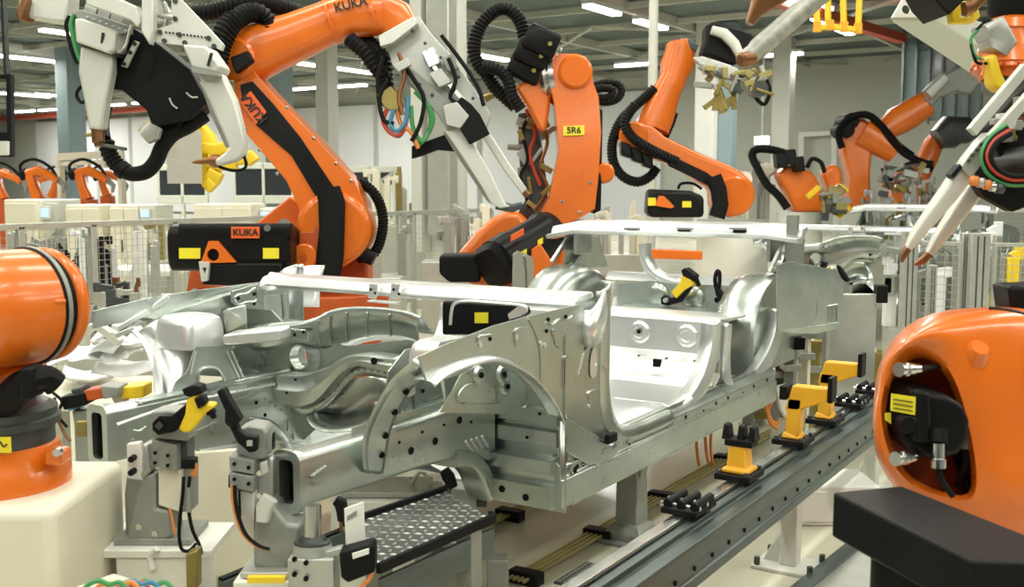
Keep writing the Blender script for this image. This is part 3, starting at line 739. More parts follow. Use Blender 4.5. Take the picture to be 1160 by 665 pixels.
    sb = MB().ringloft([[V((x, y, z)) for y, z in ((3.31, 1.058), (3.30, 1.072), (3.325, 1.10), (3.34, 1.106), (3.44, 1.112), (3.45, 1.09), (3.37, 1.075), (3.33, 1.055))] for x in (x0, x0+.12, x1-.1, x1)]).build('scuttle_beam', 'galvanised_lit', car, bev=.004)
    mb = MB().hull([V((x0-.03, 3.29, 1.03)), V((x0+.10, 3.29, 1.05)), V((x0+.10, 3.34, 1.11)), V((x0+.03, 3.34, 1.125)), V((x0-.03, 3.46, 1.07)), V((x0+.12, 3.45, 1.105))]); both(mb, 'scuttle_corner', 'galvanised_lit', far=False, bev=.006)
    mb = MB()
    for px in (423, 448):
        p = at(px, 330, Y=3.28); mb.hull([p+V((-.022, 0, .03)), p+V((.022, 0, .03)), p+V((.012, 0, -.03)), p+V((-.028, 0, -.03)), p+V((-.02, .04, .03)), p+V((.02, .04, .03)), p+V((-.02, .04, -.03))])
    mb.obox(at(436, 342, Y=3.27), XO*.075, YO*.02, ZO*.004); bk = mb.build('wiper_bracket', 'galvanised_lit', car, bev=.003)
    m2 = MB(); holes(m2, L([(420,328),(425,332),(446,328),(452,333)], Y=3.275), .006, -YO); m2.build('locating_hole', 'hole', bk)
    # plenum tray with raised white lip (curving firewall top)
    lip = [(262,383,3.05),(285,374,3.08),(310,369,3.10),(340,366,3.12),(358,361,3.13),(372,354,3.14),(388,350,3.15),(410,349,3.15),(435,350,3.15),(460,354,3.15),(476,360,3.16)]
    A = catmull([at(a, b, Y=y) for a, b, y in lip], 3)
    back = [V((p.x-.02, 3.27, .965)) for p in A]
    low = catmull([at(a, b, Y=y) for a, b, y in [(262,396,3.10),(285,398,3.13),(310,396,3.15),(335,392,3.16),(358,394,3.17),(374,398,3.2),(388,396,3.22),(410,388,3.22),(435,385,3.22),(460,387,3.22),(476,392,3.22)]], 3)
    rows = [[b+ZO*-.035, b+ZO*-.03, a.lerp(b, .35)+ZO*-.004, a+ZO*.004, a+V((0, -.008, -.01)), a.lerp(c, .4)+YO*-.012, a.lerp(c, .8)+YO*-.006, c+YO*.02] for a, b, c in zip(A, back, low)]
    fw = MB().patch([list(r) for r in rows]).build('firewall_upper', 'galvanised', car, solid=.004, smooth=1.3)
    mb = MB()
    for i in (13, 16, 19, 22, 25): mb.tube([A[i]+V((0, -.012, -.015)), A[i].lerp(low[i], .5)+YO*-.018, A[i].lerp(low[i], .85)+YO*-.012+XO*.006], .004, 6)
    mb.build('bead', G, fw)
    # raised tray rim around the dark plenum opening on the near side
    mb = MB().tube(L([(510,368),(512,349),(517,343),(530,341),(560,343),(592,346),(596,352),(588,356)], Y=3.22), .006, 6); mb.hull(L([(588,346),(597,350),(590,358),(577,362),(575,356)], Y=3.2)+L([(588,346),(597,350),(590,358),(577,362)], Y=3.22)); mb.build('tray_rim', 'galvanised_lit', car)
    # lower firewall sheet with steering hole, and tunnel mouth
    hole = [at(347+13.5*math.cos(a), 403+14.5*math.sin(a), Y=3.2) for a in [2*math.pi*i/24 for i in range(24)]]
    o = [at(a, b, Y=3.2) for a, b in [(268,388),(300,384),(358,386),(395,392),(460,385),(520,396),(545,455),(545,500),(470,500),(462,452),(440,418),(410,414),(388,440),(376,470),(345,498),(270,470)]]
    fl = MB().prism(o, YO*.006, [hole]).build('firewall', G, car)
    rc = at(347, 403, Y=3.2)
    MB().lathe(rc+YO*.0, rc-YO*.045, [(0, .082), (.6, .062), (1, .056), (1, .049), (.0, .047)], 28, cap=False).build('steering_ring', G, fl)
    MB().obox(at(337,378,Y=3.10), XO*.045, YO*.01, ZO*.02).build('pedal_bracket', G, fl, bev=.004)
    m2 = MB(); holes(m2, L([(344,376),(334,379)], Y=3.09), .007, -YO); m2.build('locating_hole', 'hole', fl)
    # S-shaped cross member
    up = [(312,424),(330,424),(345,423.5),(358,420),(370,416),(381,409),(392,403.5),(406,401),(420,402),(434,404),(450,405)]
    dn = [(318,452),(330,456),(345,458),(358,455),(368,448),(377,438),(386,427),(397,417),(410,413),(425,415),(448,420)]
    Ua = catmull(L(up, Y=2.98), 3); Da = catmull(L(dn, Y=3.0), 3)
    rows = [[u+V((0, .09, -.005)), u+YO*.02, u+V((0, -.004, -.008)), u.lerp(d, .45)+YO*-.012, u.lerp(d, .55)+YO*-.03, d+YO*-.03, d+YO*.01, d+V((0, .06, .01))] for u, d in zip(Ua, Da)]
    sm = MB().patch(rows).build('cross_member', G, car, solid=.004, smooth=1.0)
    m2 = MB(); holes(m2, [at(424, 409, Y=2.96)], .012, -YO); holes(m2, L([(335,430),(325,445)], Y=2.96), .004, -YO); m2.build('locating_hole', 'hole', sm)
    # weld flange following it and the bowl shaped tunnel mouth below
    fr = catmull(L([(330,460),(347,463),(362,459),(374,450),(384,438),(393,427),(404,420),(418,419),(445,424)], Y=3.05), 3)
    mb = MB().patch([[p+V((0, -.004, .02)), p+V((0, -.006, .0)), p+V((0, .0, -.022))] for p in fr]); dots(mb, [p+YO*-.008 for p in fr], .03, .005); mb.build('weld_flange', G, car, solid=.003)
    top = catmull(L([(332,466),(350,467),(366,462),(378,452),(388,440),(398,430),(412,427),(430,430)], Y=3.08), 3)
    bot = catmull([at(a, b, Y=y) for a, b, y in [(346,470,3.0),(352,482,2.98),(362,488,2.97),(375,490,2.97),(390,489,2.98),(405,487,3.0),(420,486,3.05),(436,484,3.1)]], 3)
    MB().patch([[a, a.lerp(b, .3)+YO*.09, a.lerp(b, .6)+YO*.13, a.lerp(b, .85)+YO*.09, b] for a, b in zip(top, bot)]).build('tunnel_mouth', G, car, solid=.003, smooth=1.5)
    # deep inner sheet of the far rail (and its twin)
    o = L([(130,482),(160,470),(200,455),(345,427),(348,460),(352,497),(322,502),(300,500),(268,503),(254,508),(226,512),(205,520)], X=-3.08)
    mb = MB().prism(o, XO*.006); mb.box((-3.10, 2.40, .738), (-3.06, 3.14, .746))
    mb.tube(L([(150,497),(156,502),(158,508),(165,506)], X=-3.074), .004, 6); mb.tube(L([(150,487),(158,488),(165,483)], X=-3.074), .004, 6)
    dots(mb, L([(215,452),(340,428)], X=-3.07), .035, .004); dots(mb, L([(300,452),(322,467),(340,482)], X=-3.075), .03, .006)
    for a, b in (((258,455),(300,444)),((222,488),(246,478)),((260,470),(300,460)),((262,500),(300,488))): mb.bar(*[p+XO*.004 for p in L([a, b], X=-3.08)], .014, .006)
    ir = mb.build('rail_inner_sheet', G, car)
    m2 = MB(); holes(m2, L([(182,487),(212,470),(300,470),(290,456)], X=-3.076), .008, XO); m2.build('locating_hole', 'hole', ir)
    # near-side wing bracket and folded ends in front of the side panel
    mb = MB().hull([at(465,408,X=-1.86), at(478,400,X=-1.84), at(488,404,X=-1.82), at(488,414,X=-1.82), at(480,418,X=-1.82), at(470,414,X=-1.86)]); mb.build('wing_bracket', 'galvanised_lit', car, bev=.004)
    mb = MB().hull(L([(499,431),(503,430),(505,455),(504,462)], X=-1.9)+L([(499,431),(503,430),(505,455)], X=-1.89)); mb.build('support_strap', 'galvanised_lit', car)
    # pressed seams and weld rows that the photograph shows on the sheets
    for nm, X, pts in (('seam_strip', -3.075, [(132,481),(200,457),(342,429)]), ('seam_strip', -3.07, [(226,511),(300,499),(345,503)])):
        MB().tube(L(pts, X=X), .006, 6, smooth=False).build(nm, 'galvanised_lit', car)
    mb = MB().patch([[at(222,394,X=-3.12), at(259,394,X=-3.12)], [at(214,420,X=-3.115), at(262,412,X=-3.115)]])
    mb = MB(); 
    for a, b in (((216,424),(222,398)),((262,398),(279,434)),((257,398),(272,430))): MB().tube(L([a, b], X=-3.12), .004, 6, smooth=False).build('bead', 'galvanised_lit', car)
    dots(mb, L([(264,400),(281,436)], X=-3.12), .03, .005); dots(mb, L([(196,450),(200,432),(212,420)], X=-3.12), .03, .004)
    mb.build('weld_row', 'galvanised', car)
    for k in range(4): MB().bar(at(528+k*6, 500-k*2, X=-2.078), at(535+k*6, 512-k*2, X=-2.078), .006, .008).build('bead', 'galvanised_lit', car)
    mb = MB(); dots(mb, L([(642,474),(690,508)], X=-1.795), .03, .004); dots(mb, L([(645,520),(668,529),(700,520)], X=-1.795), .03, .004); mb.build('weld_row', 'galvanised', car)
    MB().box((-1.835, 3.18, .40), (-1.825, 3.2, .98)).build('edge_flange', 'galvanised_lit', car)
    MB().patch([[at(641,476,X=-1.80), at(641,540,X=-1.80), at(641,577,X=-1.80)], [at(634,477,X=-1.81), at(634,540,X=-1.81), at(634,577,X=-1.81)]]).build('edge_flange', 'galvanised', car, solid=.006)
    # engine bay near side inner sheet
    mb = MB().prism([(-2.17, 2.62, .745), (-2.17, 3.18, .745), (-2.17, 3.18, .94), (-2.17, 2.95, .96), (-2.17, 2.75, .96), (-2.17, 2.66, .90)], XO*.005, [[(-2.17, 2.72, .80), (-2.17, 2.80, .80), (-2.17, 2.80, .88), (-2.17, 2.74, .88)]])
    for a, b in (((466,470),(480,463)),((470,445),(474,476)),((452,440),(458,478)),((482,455),(505,447))): mb.bar(*L([a, b], X=-2.16), .012, .006)
    ins = mb.build('engine_bay_sheet', G, car)
    m2 = MB(); holes(m2, L([(470,473),(454,486),(484,478),(479,443)], X=-2.166), .007, XO); m2.build('locating_hole', 'hole', ins)
    return car
car = make_body()
# the next body on the line, the same shell seven metres further on
car2 = dup(car, (XC, 3.9+7.05, .35), label='second silver car body further along the line, behind the first')
# ================================================================= ROBOTS
def plate(pts, D, th, holes=(), n=0):
    P = L(pts, D=D)
    if n: P = catmull(P, n, True)
    return MB().prism(P, FWD*th, [L(h, D=D) for h in holes])
def circ(cx, cy, r, k=24, ry=None): return [(cx+r*math.cos(2*math.pi*i/k), cy+(ry or r)*math.sin(2*math.pi*i/k)) for i in range(k)]
def disc(cx, cy, r, D, d0, d1, seg=32, ch=0):
    """cylinder facing the camera: from D+d0 to D+d1"""
    a = at(cx, cy, D=D); return MB().cyl(a+FWD*d0, a+FWD*d1, r*D/FOC, seg, ch)
def hose(pts, D, r, rib=.02, seg=10, dd=None):
    P = [at(p[0], p[1], D=D+(p[2] if len(p) > 2 else 0)) for p in pts]; return MB().tube(P, r, seg, 6, rib=rib)
def robot(px, D, label, group=None):
    p = at(px, 300, D=D); return thing('industrial_robot', (p.x, p.y, 0), label, 'robot', group)
def screws(pts, D, off, r=.008):
    mb = MB()
    for p in pts: q = at(*p, D=D)+FWD*off; mb.cyl(q, q-FWD*.008, r, 8)
    return mb

# ---- robot with the long diagonal link arm, behind the left wing
def robot_diagonal():
    D = 7.0; t = robot(383, D, 'orange robot with a long diagonal black striped arm behind the left wing of the car')
    b = at(372, 330, D=D+.1)
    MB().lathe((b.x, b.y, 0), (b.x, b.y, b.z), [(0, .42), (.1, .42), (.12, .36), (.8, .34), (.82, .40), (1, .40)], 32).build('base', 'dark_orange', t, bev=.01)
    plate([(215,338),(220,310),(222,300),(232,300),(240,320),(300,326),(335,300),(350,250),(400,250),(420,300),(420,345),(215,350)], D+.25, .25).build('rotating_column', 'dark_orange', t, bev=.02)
    # rear lever
    plate([(288,256),(330,222),(345,232),(345,262)], D+.5, .12).build('rear_lever', 'orange', t, bev=.015)
    # link arm
    la = plate([(272,97),(268,80),(278,72),(290,78),(302,94),(330,124),(360,155),(390,188),(406,206),(416,228),(421,252),(419,272),(408,290),(392,301),(370,302),(356,299),(344,291),(340,272),(343,248),(344,236),(330,205),(305,176),(283,150),(273,118)], D, .30).build('link_arm', 'orange', t, bev=.045, seg=4)
    pv = disc(383, 258, 41, D, -.19, .17, 40, .03).build('shoulder_joint', 'orange', t, bev=.01)
    disc(352, 289, 15, D, -.24, -.1, 24, .01).build('bearing_cap', 'orange', la); disc(352, 289, 4, D, -.255, -.2, 12).build('bolt', 'dark_orange', la)
    plate([(340,262),(355,262),(362,225),(368,300),(345,305),(338,285)], D-.17, .04).build('cover_plate', 'dark_orange', la, bev=.01)
    st = plate([(272,96),(286,92),(310,118),(340,155),(381,216),(376,226),(360,226),(330,176),(292,143),(276,120)], D-.155, .02).build('black_inlay', 'black_satin', la, bev=.005)
    plate([(271,115),(284,103),(302,127),(290,141)], D-.17, .01).build('badge', 'badge', la, bev=.002)
    c = at(287, 122, D=D-.181); a = at(274, 104, D=D-.181)-at(300, 138, D=D-.181)
    text('KUKA', c, a, NF.cross(a), .085, 'ink', la)
    screws([(278,76),(271,118),(285,147),(331,124),(360,158),(385,186),(402,205),(320,197),(300,171)], D, -.152, .012).build('bolt_pattern', 'steel', la)
    # cable sleeve over the shoulder
    MB().limb(L([(372,214),(376,230),(376,260),(374,290),(372,312)], D=D-.22), [.075, .085, .08, .085, .08], [.04]*5, FWD, e=4).build('cable_sleeve', 'rubber', t)
    hose([(392,204,.1),(414,210,.1),(428,226,.1),(434,250,.1),(430,275,.1),(422,288,.1),(408,292,.0)], D, .035).build('hose', 'rubber', t)
    MB().limb(L([(404,284),(424,294)], D=D-.05), [.05, .045], [.06, .05], FWD).build('hose_clamp', 'black', t, bev=.004)
    # counterbalance cylinder and gear box
    a, b2 = at(198, 280, D=D-.3), at(334, 280, D=D-.3)
    cb = MB().limb([a, a.lerp(b2, .02), a.lerp(b2, .97), b2], [.125, .145, .145, .12], [.14, .155, .155, .13], FWD, e=4.5).build('counterbalance', 'black_satin', t)
    MB().limb([at(205,262,D=D-.42), at(330,262,D=D-.42)], [.05, .05], [.05, .05], FWD, e=3).build('rib', 'black', cb)
    plate([(262,257),(294,257),(294,270),(262,270)], D-.475, .012).build('badge', 'badge', cb, bev=.002)
    text('KUKA', at(278, 263.5, D=D-.486), RGT, UPV, .058, 'ink', cb)
    for x0, x1 in ((203, 227), (298, 316)): plate([(x0,281),(x1,281),(x1,293),(x0,293)], D-.458, .008).build('yellow_sticker', 'sticker', cb)
    MB().box((0,0,0),(.01,.01,.01)) 
    plate([(237,273),(247,273),(268,297),(228,298)], D-.475, .03, [circ(242,288.5,7)[::-1]]).build('bracket', 'orange', t, bev=.004)
    plate([(228,297),(322,297),(322,318),(300,324),(232,322)], D-.42, .12).build('valve_box', 'black_satin', t, bev=.015)
    plate([(226,296),(238,297),(236,318),(229,319)], D-.5, .04, [[(230,303),(235,303),(233,310)]]).build('corner_bracket', 'jaw', t, bev=.002)
    screws([(245,322),(276,321),(322,255)], D, -.48, .022).build('bolt_pattern', 'steel', t)
    MB().cyl(at(322,256,D=D-.35), at(322,256,D=D-.1), .045, 18).build('end_flange', 'cast_grey', t)
    # elbow, forearm
    disc(272, 70, 24, D, -.2, .25, 32, .02).build('elbow_joint', 'orange', t)
    MB().limb(L([(258,74),(275,64),(300,55),(335,42),(370,27),(400,17),(436,16)], D=D), [.17, .20, .175, .155, .14, .145, .14], [.16, .18, .17, .15, .13, .13, .13], FWD, e=2.8).build('forearm', 'orange', t, smooth=1.2)
    mb = MB()
    for x, y, w in ((376,24,.155),(424,16,.150)):
        c = at(x, y, D=D); d = (at(436,10,D=D)-at(376,30,D=D)).normalized(); mb.cyl(c-d*.012, c+d*.012, w, 28)
        for k in range(10):
            a = 2*math.pi*k/10; u, w2 = perp(d); q = c+(u*math.cos(a)+w2*math.sin(a))*(w-.01); mb.cyl(q-d*.02, q+d*.02, .01, 6)
    mb.build('flange_ring', 'orange', t)
    MB().limb(L([(428,4),(446,20),(459,42)], D=D), [.09, .13, .12], [.12, .13, .1], FWD, e=2.6).build('wrist', 'orange', t, smooth=1.2)
    text('KUKA', at(397, 5, D=D-.15), at(420,0,D=D)-at(375,11,D=D), UPV, .08, 'ink', t)
    # motors and thick hoses at the elbow
    hose([(262,122,-.1),(250,104,-.25),(247,78,-.3),(252,48,-.3),(268,22,-.25),(290,14,-.15),(304,28,-.1),(300,52,-.1)], D, .062, .028).build('hose', 'rubber', t)
    hose([(256,126,-.1),(238,100,-.3),(240,66,-.35),(250,36,-.35),(262,20,-.3)], D, .05, .028).build('hose', 'rubber', t)
    hose([(214,16,-.1),(245,12,-.1),(285,2,-.1),(330,12,.1),(372,30,.15),(410,45,.1),(432,66,0),(436,95,0)], D, .055, .03).build('hose', 'rubber', t)
    plate([(262,66),(282,58),(288,70),(268,84)], D-.25, .08).build('motor', 'black', t, bev=.01)
    hose([(395,44,-.1),(412,58,-.12),(424,74,-.12),(436,92,-.1),(440,118,-.1)], D, .05, .03).build('hose', 'rubber', t)
robot_diagonal()

# ---- robot 5R6, centre
def robot_centre():
    D = 8.0; t = robot(615, D, 'upright orange robot with a yellow number plate and arched black hose, centre of the row')
    b = at(606, 318, D=D+.1)
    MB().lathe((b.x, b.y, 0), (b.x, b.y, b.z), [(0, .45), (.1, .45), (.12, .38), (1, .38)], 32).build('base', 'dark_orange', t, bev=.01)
    plate([(522,283),(540,262),(558,247),(572,238),(590,240),(600,252),(616,260),(640,262),(640,322),(590,326),(540,322),(512,306)], D+.15, .5).build('rotating_column', 'orange', t, bev=.05, seg=4)
    la = plate([(610,245),(622,222),(632,172),(628,126),(622,96),(620,76),(632,64),(652,64),(668,76),(670,96),(676,112),(679,150),(676,200),(672,236),(656,246),(640,254),(618,252)], D, .34).build('link_arm', 'orange', t, bev=.06, seg=4)
    plate([(674,124),(681,126),(679,238),(670,242)], D+.05, .3).build('arm_cover', 'black', t, bev=.01)
    disc(683, 196, 12, D, -.1, .2, 24, .02).build('knob', 'orange', t)
    plate([(638,143),(662,142),(662,153),(638,154)], D-.175, .012).build('number_plate', 'sticker', t, bev=.002)
    text('5R6', at(650, 148, D=D-.183), RGT, UPV, .066, 'ink', t)
    screws([(626,94),(664,78),(634,60),(667,207),(636,228),(655,240)], D, -.172, .014).build('bolt_pattern', 'steel', la)
    # elbow ring and inclined forearm toward the lower left
    a = at(627, 88, D=D); ax = (RGT*.8-FWD*.25+V((0,0,.12))).normalized()
    MB().lathe(a-ax*.06, a+ax*.05, [(0, .19), (.3, .205), (.5, .185), (.7, .205), (1, .19)], 36).build('elbow_ring', 'steel', t)
    plate([(583,100),(600,92),(614,80),(622,60),(630,54),(628,74),(624,100),(622,124),(618,150),(610,148),(598,124)], D+.02, .28).build('forearm', 'orange', t, bev=.03, seg=3)
    disc(650, 84, 19, D, -.22, .1, 28, .02).build('elbow_cap', 'orange', t)
    for i, (x, y) in enumerate(((596,78),(604,62),(614,48))):
        c = at(x, y, D=D-.08-.05*i); u = (RGT*.8+UPV*-.35).normalized()
        m = MB().limb([c-u*.13, c-u*.11, c+u*.1, c+u*.12], [.08, .10, .10, .085], [.09, .1, .1, .09], FWD, e=5).build('motor', 'black_satin', t)
        MB().cyl(c-FWD*.1+u*.06, c-FWD*.115+u*.06, .016, 10).build('bolt', 'brass', m)
    plate([(618,36),(628,44),(630,62),(620,66),(612,44)], D, .2).build('motor_cover', 'black', t, bev=.02)
    hose([(594,42,0),(588,22,0),(574,10,0),(558,14,0),(544,30,0),(537,52,0),(540,70,0),(551,84,0),(560,98,0),(572,110,0),(584,120,0)], D-.1, .05, .028).build('hose', 'rubber', t)
    hose([(546,75,0),(566,80,0),(576,92,0),(580,108,0),(590,124,0)], D-.2, .045, .028).build('hose', 'rubber', t)
    mb = hose([(672,98),(684,94),(699,95),(704,104),(698,113),(684,116),(672,110)], D+.15, .03); mb.build('cable_loop', 'rubber', t); hose([(668,104,0),(682,100,0),(694,102,0),(690,110,0),(675,112,0)], D, .03).build('cable_loop', 'rubber', t)
    # main motor in front of the column
    a, b2 = at(560, 300, D=D-.5), at(622, 264, D=D-.1)
    cb = MB().lathe(a, b2, [(0, .13), (.04, .17), (.3, .18), (.32, .165), (.85, .165), (.9, .18), (1, .17)], 28).build('main_motor', 'black_satin', t, smooth=.5)
    MB().limb([a-(b2-a)*.08, a], [.125, .16], [.12, .15], FWD, e=4).build('end_cap', 'black', cb)
    q = at(592, 290, D=D-.55); MB().obox(q, (b2-a).normalized()*.045, FWD*.006, UPV*.035).build('yellow_sticker', 'sticker', cb)
    q = at(612, 276, D=D-.4); MB().obox(q, (b2-a).normalized()*.03, FWD*.006, UPV*.035).build('yellow_sticker', 'sticker', cb)
    q = at(586, 266, D=D-.62); MB().obox(q, (b2-a).normalized()*.07, FWD*.05, UPV*.02).build('badge', 'badge', cb)
    plate([(499,288),(545,287),(545,318),(510,318),(499,308)], D-.3, .3).build('valve_box', 'black', t, bev=.02)
    plate([(602,282),(612,276),(625,296),(622,320),(598,322)], D-.45, .05).build('bracket', 'orange', t, bev=.006)
robot_centre()

# ---- robot with raised forearm, right of centre
def robot_raised(): 
    D = 10.8; t = robot(815, D, 'orange robot leaning back with its forearm raised, over the white roof beam')
    b = at(826, 250, D=D+.1)
    MB().lathe((b.x, b.y, 0), (b.x, b.y, b.z-.02), [(0, .40), (.1, .40), (.12, .33), (1, .33)], 32).build('base', 'white_paint', t, bev=.01); plate([(737,282),(795,284),(795,294),(737,293)], D-.6, .1).build('base_bar', 'orange', t, bev=.01)
    plate([(703,160),(710,146),(722,138),(736,142),(752,156),(775,167),(795,176),(820,186),(838,196),(849,207),(853,222),(845,238),(830,246),(812,244),(804,232),(803,214),(790,207),(775,196),(750,184),(722,174)], D, .34).build('link_arm', 'orange', t, bev=.05, seg=4)
    disc(828, 222, 22, D, -.2, .2, 32, .02).build('shoulder_joint', 'orange', t)
    plate([(755,180),(762,177),(800,195),(812,204),(806,212),(790,204),(757,188)], D-.18, .02).build('black_inlay', 'black_satin', t, bev=.004)
    MB().limb(L([(808,200),(814,215),(816,232),(812,246)], D=D-.24), [.08]*4, [.04]*4, FWD, e=4).build('cable_sleeve', 'rubber', t)
    disc(846, 203, 9, D+.1, .1, .25, 20).build('flange', 'white_paint', t)
    MB().limb(L([(739,146),(745,130),(755,104),(764,86)], D=D), [.17, .17, .14, .13], [.15]*4, FWD, e=2.8).build('forearm', 'orange', t, smooth=1.2)
    MB().limb(L([(762,88),(767,74),(770,60),(768,48)], D=D), [.13, .17, .15, .12], [.14]*4, FWD, e=2.6).build('wrist', 'orange', t, smooth=1.2)
    disc(715, 155, 16, D, -.22, .2, 26, .02).build('elbow_joint', 'orange', t)
    for x, y in ((708,172),(720,178),(732,184)): plate([(x-6,y-12),(x+6,y-8),(x+7,y+8),(x-5,y+4)], D-.15, .22).build('motor', 'black_satin', t, bev=.02)
    hose([(742,100,-.1),(722,118,-.1),(704,136,-.1),(694,160,-.1),(695,184,-.1),(706,200,-.1),(722,206,-.1),(736,200,-.1),(744,190,-.1)], D, .05, .03).build('hose', 'rubber', t)
    hose([(720,118,-.3),(708,138,-.3),(716,155,-.3),(735,168,-.3),(755,178,-.3),(768,184,-.3)], D, .05, .03).build('hose', 'rubber', t)
    hose([(752,158,.1),(760,140,.1),(764,128,.1)], D, .04, .03).build('hose', 'rubber', t)
    plate([(770,40),(778,44),(790,52),(787,60),(775,52),(768,52)], D-.05, .15).build('tool_flange', 'dark_steel', t, bev=.01)
    cb = plate([(733,214),(780,216),(795,222),(795,246),(734,246),(731,240)], D-.35, .3).build('counterbalance', 'black_satin', t, bev=.04)
    for x0, x1, y0, y1 in ((734,743,224,233),(773,783,228,235)): plate([(x0,y0),(x1,y0),(x1,y1),(x0,y1)], D-.51, .01).build('yellow_sticker', 'sticker', cb)
    plate([(742,233),(746,222),(752,222),(764,234),(760,236)], D-.52, .02).build('bracket', 'orange', t)
    hose([(768,214,-.1),(772,208,-.1),(785,208,-.1),(795,214,-.1)], D, .015, 0).build('cable', 'rubber', t)
robot_raised()

# ---- far robots of the row
D = 14.5; t = robot(900, D, 'small far orange robot with an arched black hose, left of the exit sign pair')
t['label'] = 'small orange robot in the distance with an arched black hose, below the exit sign'
b = at(905, 240, D=D); MB().lathe((b.x, b.y, 0), (b.x, b.y, b.z), [(0, .36), (1, .3)], 24).build('base', 'column_paint', t)
plate([(878,198),(888,188),(900,188),(918,196),(926,210),(932,240),(898,240),(890,222)], D, .35).build('link_arm', 'orange', t, bev=.05, seg=3)
for x, y in ((884,182),(894,178),(903,186)): plate([(x-7,y-8),(x+5,y-9),(x+7,y+8),(x-5,y+9)], D-.2, .25).build('motor', 'black_satin', t, bev=.02)
hose([(890,174),(876,170),(858,169),(852,176),(858,190),(868,208),(882,222),(892,236)], D-.2, .055, .03).build('hose', 'rubber', t)
plate([(928,196),(940,186),(950,190),(952,214),(940,226)], D+.2, .3).build('forearm', 'orange', t, bev=.05)
hose([(914,190),(920,180),(930,184),(934,196)], D-.1, .03, .03).build('hose', 'rubber', t)
D = 16.2; t = robot(968, D, 'orange robot reaching right with a grey gripper, in front of the white framed window')
b = at(968, 240, D=D); MB().lathe((b.x, b.y, 0), (b.x, b.y, b.z), [(0, .36), (1, .3)], 24).build('base', 'column_paint', t)
plate([(952,150),(960,138),(975,134),(986,146),(984,170),(982,200),(984,238),(957,238),(960,200),(952,172)], D, .36).build('link_arm', 'orange', t, bev=.05, seg=3)
MB().limb(L([(975,150),(995,162),(1012,174)], D=D-.1), [0.232, 0.206, 0.168], [0.194]*3, FWD, e=2.8).build('forearm', 'orange', t, smooth=1.2)
MB().limb(L([(1002,148),(1016,138),(1030,130),(1048,118)], D=D+.1), [0.155, 0.219, 0.219, 0.194], [0.194]*4, FWD, e=2.8).build('second_forearm', 'orange', t, smooth=1.2)
for x, y in ((953,148),(958,138)): disc(x, y, 9, D, -.3, .2, 20, .02).build('motor', 'black', t)
hose([(954,168,-.3),(950,150,-.3),(962,134,-.3),(982,130,-.3),(998,142,-.3),(1010,158,-.3),(1025,174,-.3),(1045,184,-.3),(1056,186,-.3)], D, .055, .03).build('hose', 'rubber', t)
hose([(978,128,-.1),(990,134,-.1),(1004,148,-.1),(1018,164,-.1),(1034,176,-.1)], D, .045, .03).build('hose', 'rubber', t)
plate([(1044,112),(1052,96),(1068,84),(1084,76),(1104,78),(1108,94),(1096,108),(1080,104),(1062,112),(1052,122)], D, .25).build('gripper', 'cast_grey', t, bev=.03)
MB().limb(L([(1050,108),(1070,88)], D=D-.2), [0.090, 0.077], [0.077]*2, FWD, e=5).build('gripper_cylinder', 'aluminium', t)
D = 20; t = robot(1045, D, 'orange robot arm with black gun, farthest robot, under the grey gripper')
t['label'] = 'far orange robot holding a round dark gun, right of the robot with the grey gripper'
b = at(1040, 236, D=D); MB().lathe((b.x, b.y, 0), (b.x, b.y, b.z), [(0, .36), (1, .3)], 24).build('base', 'column_paint', t)
MB().limb(L([(1034,236),(1036,214),(1040,196)], D=D), [0.258, 0.219, 0.194], [0.258]*3, FWD).build('link_arm', 'orange', t)
MB().limb(L([(1040,200),(1050,180),(1058,162),(1064,152)], D=D), [0.194, 0.181, 0.168, 0.129], [0.194]*4, FWD, e=2.8).build('forearm', 'orange', t, smooth=1.2)
MB().limb(L([(1062,158),(1075,150),(1092,148),(1100,158)], D=D-.3), [0.194, 0.310, 0.258, 0.129], [0.194]*4, FWD).build('gun_body', 'dark_steel', t)
MB().limb(L([(1022,196),(1020,220),(1026,238)], D=D-.4), [0.155, 0.206, 0.129], [0.194]*3, FWD).build('column', 'orange', t)
hose([(1000,190,-.4),(1010,205,-.4),(1022,190,-.4),(1040,184,-.4),(1056,192,-.4)], D, .05, .03).build('hose', 'rubber', t)

# ---- row of small robots at the far left
def far_robot(x, y, s, D, lab, flip=1):
    t = robot(x, D, lab, 'distant robots beyond the cabinets'); b = at(x, y, D=D)
    k = s*D/FOC
    MB().lathe((b.x, b.y, 0), (b.x, b.y, b.z), [(0, .5*k), (1, .4*k)], 16).build('base', 'dark_orange', t)
    def q(dx, dy, dd=0): return at(x+dx*s*flip, y-dy*s, D=D+dd)
    MB().limb([q(0,0), q(-.2,.5), q(-.35,1.05)], [.26*k, .2*k, .2*k], [.25*k]*3, FWD).build('link_arm', 'orange', t)
    MB().limb([q(-.5,1.1), q(0,1.25), q(.6,1.0), q(.85,.8)], [.22*k, .22*k, .16*k, .12*k], [.22*k]*4, FWD).build('forearm', 'orange', t)
    MB().limb([q(-.8,1.0), q(-.45,1.2)], [.2*k]*2, [.2*k]*2, FWD, e=5).build('motor', 'black', t)
    MB().tube([q(-.7,.9), q(-.8,1.5), q(-.2,1.75), q(.5,1.4), q(.8,.9)], .07*k, 8, 5).build('hose', 'rubber', t)
    MB().limb([q(.8,.9), q(1.1,.6), q(1.05,.3)], [.13*k, .1*k, .05*k], [.1*k]*3, FWD).build('welding_gun', 'cast_grey', t)
far_robot(4, 226, 24, 26, 'distant orange robot cut by the left edge')
far_robot(44, 226, 26, 25, 'distant orange robot second from the left edge')
far_robot(58, 224, 20, 28, 'small distant orange robot leaning left, before the dark square column', -1)
far_robot(100, 226, 26, 25, 'distant orange robot under the black corrugated hose')
far_robot(122, 222, 20, 28, 'distant orange robot right of the black corrugated hose bend')
t = thing('gantry_frame', tuple(at(100, 180, D=27)*1.0), 'cream overhead frame above the distant robots at left', 'frame')
mb = MB()
